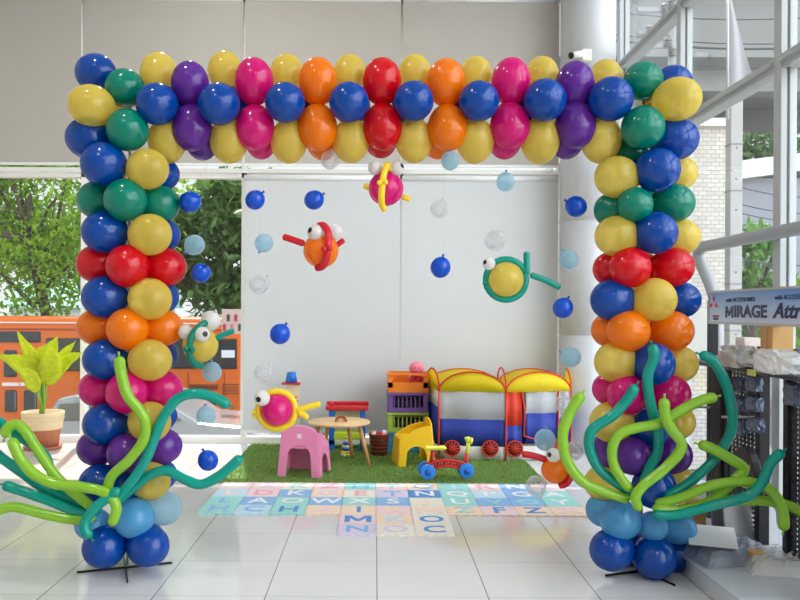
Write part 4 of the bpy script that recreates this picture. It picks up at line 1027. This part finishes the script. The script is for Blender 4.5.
b.cyl((-.18, -.09, .068), (-.18, .09, .068), .012); b.cyl((.18, -.06, .068), (.18, .06, .068), .012)
b.cyl((-.14, 0, .12), (-.12, 0, .26), .02, n=10); b.cyl((.18, 0, .07), (.19, 0, .22), .02); b.cyl((-.18, 0, .07), (-.17, 0, .13), .016)
b.build('frame', RED_P, t)
b = MB(); b.box(-.19, .0, -.04, .04, .255, .285); b.build('seat', LY, t, bevel=0.014)
b = MB(); b.cyl((.19, 0, .2), (.205, 0, .33), .018); b.cyl((.2, -.1, .33), (.2, .1, .34), .013); b.cyl((.2, -.11, .33), (.22, -.06, .36), .016); b.sphere((.205, 0, .34), .03); b.build('handlebar', LY, t)

# ================================================================== POTTED PLANT
q = P(44, 446, 8.75)
t = thing('potted_plant', 'yellow-green leafy plant in a banded clay pot by the left window', 'plant', (q.x, 8.72, 0))
sc = 8.72 / F
R1, R0, HP = 19.5 * sc, 14.5 * sc, 0.40
TER = mat('terracotta', (176, 104, 74), 0.8, noise=0.15, nscale=10); CRM = mat('clay_cream', (222, 196, 156), 0.8, noise=0.1, nscale=10)
def rz_(z): return R0 + (R1 - R0) * z / HP
b = MB(); b.lathe([(0, .03), (R0, .03), (rz_(.2), .2), (R1 * .97, HP - .08), (R1 * .9, HP - .06), (R1 * .87, HP - .07), (R0, .06)], 36); b.build('pot', TER, t)
b = MB(); b.lathe([(rz_(.22) + .002, .22), (rz_(.235) + .012, .235), (rz_(.3) + .008, .3), (R1 + .004, .32), (R1 - .004, .325), (R1 + .004, .33), (R1 + .006, .35), (R1 - .003, .355), (R1 + .006, .36), (R1 + .006, .37), (R1 + .01, .38), (R1 + .008, HP + .01), (R1 - .02, HP + .01), (R1 - .03, .3)], 36); b.build('pot_rim', CRM, t)
b = MB(); b.lathe([(R0 * 1.05, .0), (R0 * 1.2, .0), (R0 * 1.3, .035), (R0 * 1.22, .035), (0, .025), (0, 0)], 36); b.build('saucer', TER, t)
b = MB(); b.lathe([(0, HP - .03), (R1 * .92, HP - .04), (R1 * .9, HP - .06), (0, HP - .06)], 30); b.build('soil', mat('soil', (96, 70, 52), 0.95, bump=0.5), t)
def LP(px, py, dy): return P(px, py, 8.72 + dy) - t.location
leaves = [((42, 385), (36, 365), (17, 331), -.05, 10.5), ((42, 382), (47, 362), (57, 337), 0.0, 15), ((38, 385), (28, 368), (-2, 355), -.1, 13), ((46, 384), (60, 366), (83, 352), .05, 11.5),
          ((45, 380), (56, 364), (76, 341), .12, 9), ((40, 384), (36, 362), (45, 345), .1, 10), ((37, 392), (30, 376), (18, 370), -.18, 9), ((44, 384), (52, 366), (48, 345), -.1, 14)]
LFM = mat('plant_leaf', (214, 222, 44), 0.4, noise=0.34, nscale=34, translucent=0.4)
STM = mat('plant_stem', (132, 170, 64), 0.5)
b = MB()
for (p0, pm_, p1, dy, w) in leaves:
    b.tube(spline([LP(42, 414, 0), LP(43 + (p0[0] - 42) * .5, 402, dy * .3), LP(p0[0], p0[1], dy * .7)], 6), [.022 - .012 * i / 12 for i in range(13)], 8)
b.tube([LP(42, 416, 0), LP(42, 398, 0)], .03, 10); b.build('stem', STM, t)
for (p0, pm_, p1, dy, w) in leaves:
    sp = spline([LP(p0[0], p0[1], dy * .7), LP(pm_[0], pm_[1], dy * .9), LP(p1[0], p1[1], dy * 1.4)], 8); N = len(sp); b = MB(); vs = []
    for i, v in enumerate(sp):
        u = i / (N - 1); d = (sp[min(i + 1, N - 1)] - sp[max(i - 1, 0)]).normalized(); side = d.cross(Vector((0.15, -1, 0.25))).normalized()
        ww = w * sc * 0.86 * math.sin(PI * min(1, (u * .97 + .03) ** .72)) ** 1.05
        for k in (-1, -.5, 0, .5, 1): vs.append(v + side * ww * k + Vector((0, -1, .3)) * (abs(k) * .28 * ww) + Vector((0, 0, .006 * math.sin(i * 1.7 + k))))
    b.add(vs, [(i * 5 + k, i * 5 + k + 1, (i + 1) * 5 + k + 1, (i + 1) * 5 + k) for i in range(N - 1) for k in range(4)], True)
    o = b.build('leaf', LFM, t); s = o.modifiers.new('thick', 'SOLIDIFY'); s.thickness = 0.003

# ================================================================== CCTV
q = P(576, 55, 8.45)
t = thing('security_camera', 'small white security camera on the round column above the arch', 'camera', q)
b = MB(); b.cyl((-.055, -.05, -.02), (.09, .03, .025), .035, n=20); b.build('housing', WHITE_METAL, t)
b = MB(); b.cyl((-.075, -.06, -.026), (-.05, -.047, -.019), .034, n=20); b.build('lens', BLACK, t)
b = MB(); b.box(.075, .175, .02, .16, -.05, .075); b.build('bracket', mat('bracket_white', (228, 224, 214), 0.5), t, bevel=0.006)

# ================================================================== SHOP RACK ON THE RIGHT
XS = 2.24
def RY(px, X): return F * X / (px - VX)
t = thing('display_rack', 'black pegboard shop rack standing along the right glazing', 'rack', (XS, 4.6, 0.12))
LX, LY_ = XS, 4.6
PEG = None
def peg_mat():
    m = bpy.data.materials.new('pegboard_black'); m.use_nodes = True; nt = m.node_tree; nd = nt.nodes; L = nt.links; bs = nd['Principled BSDF']
    bs.inputs['Roughness'].default_value = 0.5
    tc = nd.new('ShaderNodeTexCoord'); sp = nd.new('ShaderNodeSeparateXYZ'); L.new(tc.outputs['Object'], sp.inputs[0])
    def cell(sock, s):
        d = nd.new('ShaderNodeMath'); d.operation = 'DIVIDE'; L.new(sock, d.inputs[0]); d.inputs[1].default_value = s
        f = nd.new('ShaderNodeMath'); f.operation = 'FRACT'; L.new(d.outputs[0], f.inputs[0])
        g = nd.new('ShaderNodeMath'); g.operation = 'LESS_THAN'; L.new(f.outputs[0], g.inputs[0]); g.inputs[1].default_value = 0.52
        return g.outputs[0]
    a = nd.new('ShaderNodeMath'); a.operation = 'MULTIPLY'; L.new(cell(sp.outputs[1], .05), a.inputs[0]); L.new(cell(sp.outputs[2], .028), a.inputs[1])
    tp = nd.new('ShaderNodeBsdfTransparent'); mx = nd.new('ShaderNodeMixShader'); L.new(a.outputs[0], mx.inputs[0]); L.new(bs.outputs[0], mx.inputs[1]); L.new(tp.outputs[0], mx.inputs[2])
    bs.inputs['Base Color'].default_value = lin((58, 58, 62)) + (1,)
    L.new(mx.outputs[0], nd['Material Output'].inputs['Surface']); return m
PEG = peg_mat()
XP = 0.10   # pegboard plane relative to rack origin
Xw = XS + XP
bay = [(RY(712, Xw), RY(763, Xw)), (RY(790, Xw), 3.6)]
zpt = 1.22
zs_top = P(711, 300, RY(711, XS)).z - 0.12
for (ya, yb) in bay:
    b = MB(); b.box(XP - .004, XP + .004, yb - LY_, ya - LY_, 0.03, zpt - .12); b.build('pegboard', PEG, t)
for (ya, yb) in bay:
    for y in (ya, yb):
        b = MB(); b.box(XP - .025, XP + .035, y - LY_ - .02, y - LY_ + .02, 0, zs_top if y in (bay[0][0], bay[1][1]) else zpt); u = b.build('upright', BLACK_METAL, t)
# shelf trays above the pegboards
SHM = mat('shelf_dark', (70, 70, 74), 0.5)
b = MB(); b.box(XP - .20, XP + .16, 3.6 - LY_, bay[0][0] - LY_ + .02, zpt - .145, zpt - .12); b.build('shelf', SHM, t, bevel=0.004)
for y in (bay[0][0] - .12, bay[0][1] + .1):
    for zz in (.35, .78): b = MB(); b.cyl((XP - .2, y - LY_, zz), (XP, y - LY_, zz), .008); b.build('hook', GREY_METAL, t)
# header sign
ya, yb = RY(711, XS), RY(815, XS)
zs0 = P(711, 322, ya).z; zs1 = P(711, 292.5, ya).z
t = thing('header_sign', 'blue header sign with dark car-name lettering on top of the rack', 'sign', (XS, (ya + yb) / 2, zs0))
hy = (ya - yb) / 2; hz = zs1 - zs0
def sign_mat():
    m = bpy.data.materials.new('sign_blue_print'); m.use_nodes = True; nt = m.node_tree; nd = nt.nodes; L = nt.links; bs = nd['Principled BSDF']; bs.inputs['Roughness'].default_value = 0.3
    tc = nd.new('ShaderNodeTexCoord'); sp = nd.new('ShaderNodeSeparateXYZ'); L.new(tc.outputs['Object'], sp.inputs[0])
    cr = nd.new('ShaderNodeValToRGB'); mr = nd.new('ShaderNodeMapRange'); mr.inputs['From Min'].default_value = 0; mr.inputs['From Max'].default_value = hz
    L.new(sp.outputs[2], mr.inputs['Value']); L.new(mr.outputs[0], cr.inputs[0])
    cr.color_ramp.elements[0].color = lin((206, 222, 240)) + (1,); cr.color_ramp.elements[1].color = lin((92, 150, 212)) + (1,)
    L.new(cr.outputs[0], bs.inputs['Base Color']); return m
b = MB(); b.box(-.012, .03, -hy, hy, 0, hz); pn = b.build('panel', sign_mat(), t, bevel=0.002)
b = MB(); b.box(-.016, .034, -hy, hy, -.012, .004); b.box(-.016, .034, -hy, hy, hz - .004, hz + .01); b.box(-.016, .034, hy, hy + .012, -.012, hz + .01); b.build('frame', GREY_METAL, t)
INK = mat('sign_ink', (28, 44, 84), 0.4); RINK = mat('sign_red', (206, 30, 50), 0.4)
def sign_text(txt, size, px, zfrac, m, off, sx=1.0, shear=0.0):
    me = m_letter('lettering', size, m, 0.0015) if txt == 'M' else text_mesh('lettering', txt, size, m, 0.0015, off, shear)
    y = RY(px, XS - .012) - t.location.y
    # text x -> -y (reads left to right from inside the room), text y -> z, facing -x
    M = Matrix(((0, 0, -1, -.0135), (-sx, 0, 0, y), (0, 1, 0, hz * zfrac), (0, 0, 0, 1)))
    link_mesh('lettering', me, pn, M)
sign_text('M', .10, 729.5, .34, INK, 0, 1.3); sign_text('IRAGE', .10, 749.8, .34, INK, .0032, 1.5)
sign_text('with ACCESSORIES', .036, 740, .72, INK, .0, 1.3)
sign_text('Attrage', .115, 797, .36, INK, .003, 1.4, .3)
sign_text('with ACCESSORIES', .036, 793, .75, INK, .0, 1.3)
# three red lozenges emblem
ye = RY(715.5, XS) - t.location.y; b = MB()
for (cy, cz_, ang) in ((0, .045, 0), (-.033, -.0, 2.1), (.033, -.0, -2.1)):
    for side_ in (0,):
        l, w = .052, .03
        pts = [(0, -l / 2), (w / 2, 0), (0, l / 2), (-w / 2, 0)]
        ca, sa = math.cos(ang), math.sin(ang)
        pp = [(ye + 1.2 * (cy + u * ca - v * sa), hz * .56 + cz_ + u * sa + v * ca) for u, v in pts]
        b.add([(-.0145, y, z) for y, z in pp] + [(-.0118, y, z) for y, z in pp], [(0, 1, 2, 3), (7, 6, 5, 4), (0, 4, 5, 1), (1, 5, 6, 2), (2, 6, 7, 3), (3, 7, 4, 0)])
b.build('emblem', RINK, pn)
sign_text('MITSUBISHI', .018, 716, .2, RINK, .0006, 1.0); sign_text('MOTORS', .018, 716, .11, INK, .0006, 1.0)

# goods on the shelf
def crumple(name, label, cat, loc, sx, sy, sz, m, seed, amp=0.18, rz=0.0, group=None):
    rnd = random.Random(seed); b = MB(); n, k = 20, 12; vs = []; fs = []
    for i in range(k + 1):
        th = PI * i / k
        for j in range(n):
            ph = 2 * PI * j / n
            d = [math.sin(th) * math.cos(ph), math.sin(th) * math.sin(ph), math.cos(th)]
            e = [math.copysign(abs(c) ** 0.55, c) for c in d]
            f = 1 + rnd.uniform(-amp, amp)
            vs.append((e[0] * sx * f, e[1] * sy * f, max(0.0, (e[2] * f + 1) * sz)))
    for i in range(k):
        for j in range(n): q_ = (j + 1) % n; fs.append((i * n + j, i * n + q_, (i + 1) * n + q_, (i + 1) * n + j))
    b.add(vs, fs, False); o = b.build(name, m, None, loc); o.rotation_euler.z = rz
    return tag(o, label, cat, group)
PLAS = mat('plastic_bag_clear', (226, 228, 230), 0.12, spec=0.8, alpha=0.6, bump=0.6, bscale=30)
zsh = 0.12 + zpt - .12
CARD = mat('cardboard', (204, 160, 104), 0.85, noise=0.06)
t = thing('cardboard_box', 'brown cardboard box on the rack shelf under the header sign', 'box', (XS + .05, RY(768, XS), zsh))
b = MB(); b.box(-.06, .06, -.07, .07, 0, .25); b.build('carton', CARD, t, bevel=0.004)
b = MB(); b.box(-.064, -.059, -.015, .015, 0.05, .252); b.box(-.062, .06, -.015, .015, .248, .254); b.build('tape', mat('tape_tan', (190, 150, 100), 0.3), t)
t = thing('cardboard_box', 'small pale carton in front of the brown cardboard box', 'box', (XS - .06, RY(765, XS - .06), zsh))
b = MB(); b.box(-.025, .025, -.05, .05, 0, .12); b.build('carton', mat('pale_card', (228, 208, 188), 0.8), t, bevel=0.003)
t = thing('cardboard_box', 'pale pinkish carton on the rack shelf beside crumpled paper', 'box', (XS + .07, RY(748, XS + .07), zsh))
b = MB(); b.box(-.05, .05, -.06, .06, 0, .17); b.build('carton', mat('pink_card', (230, 214, 208), 0.8), t, bevel=0.003)
crumple('crumpled_paper', 'crumpled black and white wrapping on the left end of rack shelf', 'paper', (XS - .09, RY(738, XS - .09), zsh), .08, .13, .06, mat('paper_bw', (214, 214, 216), 0.6, noise=0.6, nscale=9), 3, .25)
crumple('plastic_bag', 'clear plastic bag of parts on the right end of the rack shelf', 'bag', (XS - .12, RY(781, XS - .1), zsh), .08, .13, .06, PLAS, 5, .22)
t = thing('price_card', 'yellow-green price card on the edge of the rack shelf', 'card', (XS + XP - .2005, RY(752, XS + XP - .2), zsh - .035))
b = MB(); b.box(-.002, .0012, -.05, .05, 0, .035); b.build('card', mat('card_lime', (216, 222, 120), 0.5), t)
# bags hanging on the pegboard
BAG = mat('blue_grey_plastic', (92, 104, 134), 0.2, spec=0.8, bump=0.8, bscale=25, noise=0.45, nscale=14)
hb = [(738, 392, 'top left hanging bluish bag on the near pegboard of the rack'), (752, 388, 'top right hanging bluish bag on the pegboard'), (738, 402, ''), (754, 400, ''), (742, 425, ''), (756, 428, '')]
hb = [(739, 385, .05, 'bluish plastic pack hanging top left on the pegboard left of the mullion'), (754, 383, .05, 'bluish plastic pack hanging top right on the pegboard left of the mullion'),
      (740, 405, .045, 'bluish plastic pack hanging second row left on the pegboard'), (755, 404, .045, 'bluish plastic pack hanging second row right on the pegboard'),
      (741, 427, .05, 'bluish plastic pack hanging third row left on the pegboard, above the black mats'), (756, 425, .045, 'bluish plastic pack hanging third row right on the pegboard by the mullion'),
      (794, 395, .06, 'bluish plastic pack hanging on the pegboard at the right picture edge')]
for k, (px, py, hh, lab) in enumerate(hb):
    X = XS + XP - .045; q = P(px, py, RY(px, X)); crumple('plastic_pack', lab, 'pack', (X, q.y, q.z - hh), .03, .075, hh, BAG, 20 + k, .14, 0, 'packs hanging on the pegboard')
# black mats leaning and hanging
for k, (px0, px1, py0, py1, lab) in enumerate(((712, 722, 362, 500, 'long black ribbed mat hanging at the left end of the rack'), (723, 731, 366, 505, 'narrow dark mat hanging next to the long ribbed mat'))):
    X = XS - .03 + k * .03; ya_, yb_ = RY(px0, X), RY(px1, X); ztop_ = P(px0, py0, ya_).z; zbot = P(px0, py1, ya_).z
    t = thing('rubber_mat', lab, 'mat', (X, (ya_ + yb_) / 2, zbot)); b = MB(); h_ = (ya_ - yb_) / 2
    b.box(-.008, .008, -h_, h_, 0, ztop_ - zbot)
    for j in range(5): yy = -h_ + (j + .5) * h_ * .4; b.box(-.014, -.006, yy - .008, yy + .008, .02, ztop_ - zbot - .03)
    b.build('sheet', mat('rubber_black', (50, 48, 52), 0.5), t, bevel=0.003)
X = XS - .01
t = thing('car_mudguard', 'black curved mudguard hanging low on the rack behind the lime elbow balloon', 'car part', (X, RY(748, X), P(748, 500, RY(748, X)).z))
n = 12; r = .17
b = MB(); pts = [(r * math.cos(PI * i / n), .06 + r * 1.55 * math.sin(PI * i / n)) for i in range(n + 1)] + [(r * .6 * math.cos(PI * i / n), .0 + r * 1.1 * math.sin(PI * i / n)) for i in range(n, -1, -1)]
b.prism(pts, 'x', -.03, .02); b.build('shell', BLACK, t, bevel=0.006)
b = MB(); b.box(-.034, -.03, -.1, -.03, .2, .225); b.build('sticker', mat('sticker_amber', (240, 190, 60), 0.4), t)
# platform
t = thing('rack_platform', 'low grey platform under the rack at the right picture edge', 'platform', (2.27, 4.75, 0))
b = MB(); b.box(-.44, .44, -.82, .75, 0, .10); b.build('body', mat('platform_grey', (206, 209, 214), 0.4), t, bevel=0.006)
b = MB(); b.box(-.455, .455, -.835, .765, .10, .12); b.build('top', mat('platform_top', (190, 194, 202), 0.35), t, bevel=0.006)
def flat_pack(name, label, cat, px, py, w, d, h, m, rz, seed, X=None, group=None):
    Zq = 790 * (H - .12) / (py - VY - RHO * (px - VX)); q = P(px, py, Zq)
    rnd = random.Random(seed); b = MB(); n = 14; vs = []
    for j in range(n + 1):
        for i in range(n + 1):
            u, v = i / n * 2 - 1, j / n * 2 - 1
            e = (1 - abs(u) ** 6) * (1 - abs(v) ** 6)
            vs.append((u * w, v * d, h * e * (0.75 + .25 * rnd.random())))
    fs = [(j * (n + 1) + i, j * (n + 1) + i + 1, (j + 1) * (n + 1) + i + 1, (j + 1) * (n + 1) + i) for j in range(n) for i in range(n)]
    b.add(vs, fs, False); b.add([(x, y, 0) for x, y, z in vs], fs); o = b.build(name, m, None, (q.x, q.y, .1205)); o.rotation_euler.z = rz
    return tag(o, label, cat, group)
WRAP = mat('black_wrap', (128, 133, 148), 0.15, spec=0.8, bump=0.8, bscale=18, noise=0.75, nscale=5)
flat_pack('wrapped_pack', 'dark plastic-wrapped flat pack on the platform beside the right column', 'pack', 727, 556, .25, .2, .10, WRAP, .15, 4)
flat_pack('wrapped_pack', 'clear crinkled plastic-wrapped pack on the platform at the right edge', 'pack', 780, 566, .2, .2, .09, PLAS, -.2, 5)
t = thing('paper_sheet', 'white sheet of paper lying on the dark wrapped pack', 'paper', (0, 0, 0)); q = P(712, 536, 4.62); t.location = (q.x, q.y, q.z); t.rotation_euler = (.12, 0, -.35)
b = MB(); b.box(-.13, .13, -.16, .16, 0, .002); b.build('sheet', mat('paper_white', (240, 240, 242), 0.6), t)
q = P(708, 519, 4.95)
t = thing('cardboard_box', 'small brown cardboard box behind the right column base', 'box', (q.x, 5.2, .1205))
b = MB(); b.box(-.07, .07, -.06, .06, 0, .19); b.build('carton', CARD, t, bevel=0.004)
t = thing('cardboard_box', 'small open brown carton among plastic on the platform front', 'box', (P(757, 566, 4.45).x, 4.45, .1205))
b = MB(); b.box(-.045, .045, -.04, .04, 0, .08); b.build('carton', CARD, t, bevel=0.004)
# leaning grey door-sill sheets
for k, (px, lab, m) in enumerate(((738, 'grey plastic sheet leaning against the rack behind the white paper', (120, 122, 128)), (752, 'paler grey plastic sheet leaning beside the mullion', (164, 164, 166)))):
    Y = 5.02 - k * .17; q = P(px, 530, Y)
    t = thing('plastic_sheet', lab, 'sheet', (q.x, Y, .1205)); n = 10
    pts = [(-.16, 0), (.16, 0), (.16, .2), (.13, .25), (.06, .28), (-.1, .30), (-.16, .28)]
    b = MB(); b.prism(pts, 'y', -.01, .01); o = b.build('sheet', mat('grey_sheet_%d' % k, m, 0.35, noise=0.1, nscale=8), t, bevel=0.004); o.rotation_euler.x = -.2
# bent steel frame by the glazing
pts = [(2.68, 2.6, 2.08), (2.68, 4.5, 2.08), (2.68, 6.2, 2.08), (2.68, 6.46, 2.08), (2.68, 6.56, 2.02), (2.68, 6.48, 1.92), (2.68, 6.30, 1.74), (2.68, 6.2, 1.55), (2.68, 6.17, 1.2), (2.68, 6.17, 0.0)]
t = thing('steel_frame', 'grey bent steel rail frame running along the right glazing', 'frame', (2.68, 4.6, 0))
sp = [p - Vector((2.68, 4.6, 0)) for p in spline(pts, 8)]
b = MB(); b.tube(sp, .046, 12); b.build('rail', mat('rail_grey', (160, 163, 166), 0.45, 0.2), t)
b = MB(); b.cyl((0, -2.0, 0), (0, -2.0, 2.08), .035); b.build('leg', mat('rail_grey'), t)

# ================================================================== LIGHT
w = bpy.data.worlds.new('sky'); SC.world = w; w.use_nodes = True
nt = w.node_tree; bg = nt.nodes['Background']
tc = nt.nodes.new('ShaderNodeTexCoord'); sp = nt.nodes.new('ShaderNodeSeparateXYZ'); cr = nt.nodes.new('ShaderNodeValToRGB')
nt.links.new(tc.outputs['Generated'], sp.inputs[0]); nt.links.new(sp.outputs[2], cr.inputs[0])
cr.color_ramp.elements[0].color = (0.95, 0.96, 0.97, 1); cr.color_ramp.elements[1].color = (0.72, 0.84, 1.0, 1)
dp = nt.nodes.new('ShaderNodeVectorMath'); dp.operation = 'DOT_PRODUCT'; dp.inputs[1].default_value = Vector((.66, -.62, .42)).normalized()
nt.links.new(tc.outputs['Generated'], dp.inputs[0])
gl = nt.nodes.new('ShaderNodeMapRange'); gl.inputs['From Min'].default_value = 0.62; gl.inputs['From Max'].default_value = 1.0; gl.inputs['To Min'].default_value = 1.0; gl.inputs['To Max'].default_value = 6.6
nt.links.new(dp.outputs['Value'], gl.inputs['Value'])
sc_ = nt.nodes.new('ShaderNodeVectorMath'); sc_.operation = 'SCALE'; nt.links.new(cr.outputs[0], sc_.inputs[0]); nt.links.new(gl.outputs[0], sc_.inputs['Scale'])
nt.links.new(sc_.outputs[0], bg.inputs['Color']); bg.inputs['Strength'].default_value = 1.8
sd = bpy.data.lights.new('sun', 'SUN'); sd.energy = 10.0; sd.angle = math.radians(1.0); sd.color = (1, .96, .88)
so = bpy.data.objects.new('sun', sd); C.objects.link(so)
el = math.radians(55); dirv = Vector((.2, -1, 0)).normalized() * math.cos(el) + Vector((0, 0, -math.sin(el)))
so.rotation_mode = 'QUATERNION'; so.rotation_quaternion = Vector((0, 0, -1)).rotation_difference(dirv)
# unseen ceiling downlights: one matches the balloon glints, the rest are added fill
for k, (x, y) in enumerate(((-1.9, 0.6), (-1.9, 3.4), (1.2, -1.6), (-1.6, 7.2))):
    ld = bpy.data.lights.new('ceiling_fill_lamp', 'AREA'); ld.shape = 'DISK'; ld.size = .25; ld.energy = 60; ld.color = (1, .97, .93)
    lo_ = bpy.data.objects.new('ceiling_fill_lamp', ld); C.objects.link(lo_); lo_.location = (x, y, ZC - .03)

# ================================================================== CAMERA
cd = bpy.data.cameras.new('camera'); cam = bpy.data.objects.new('camera', cd); C.objects.link(cam)
cd.sensor_fit = 'HORIZONTAL'; cd.sensor_width = 36; cd.lens = 36 * F / 800
cd.shift_x = (400 - VX) / 800; cd.shift_y = -(300 - VY) / 800
cam.matrix_world = Matrix.Translation((0, 0, H)) @ Matrix.Rotation(PI / 2, 4, 'X') @ Matrix.Rotation(RHO, 4, 'Z')
cd.clip_end = 400
SC.camera = cam
SC.view_settings.view_transform = 'Standard'; SC.view_settings.look = 'None'; SC.view_settings.gamma = 1; SC.view_settings.use_curve_mapping = False
SC.view_settings.exposure = -0.72
SC.cycles.transparent_max_bounces = 20
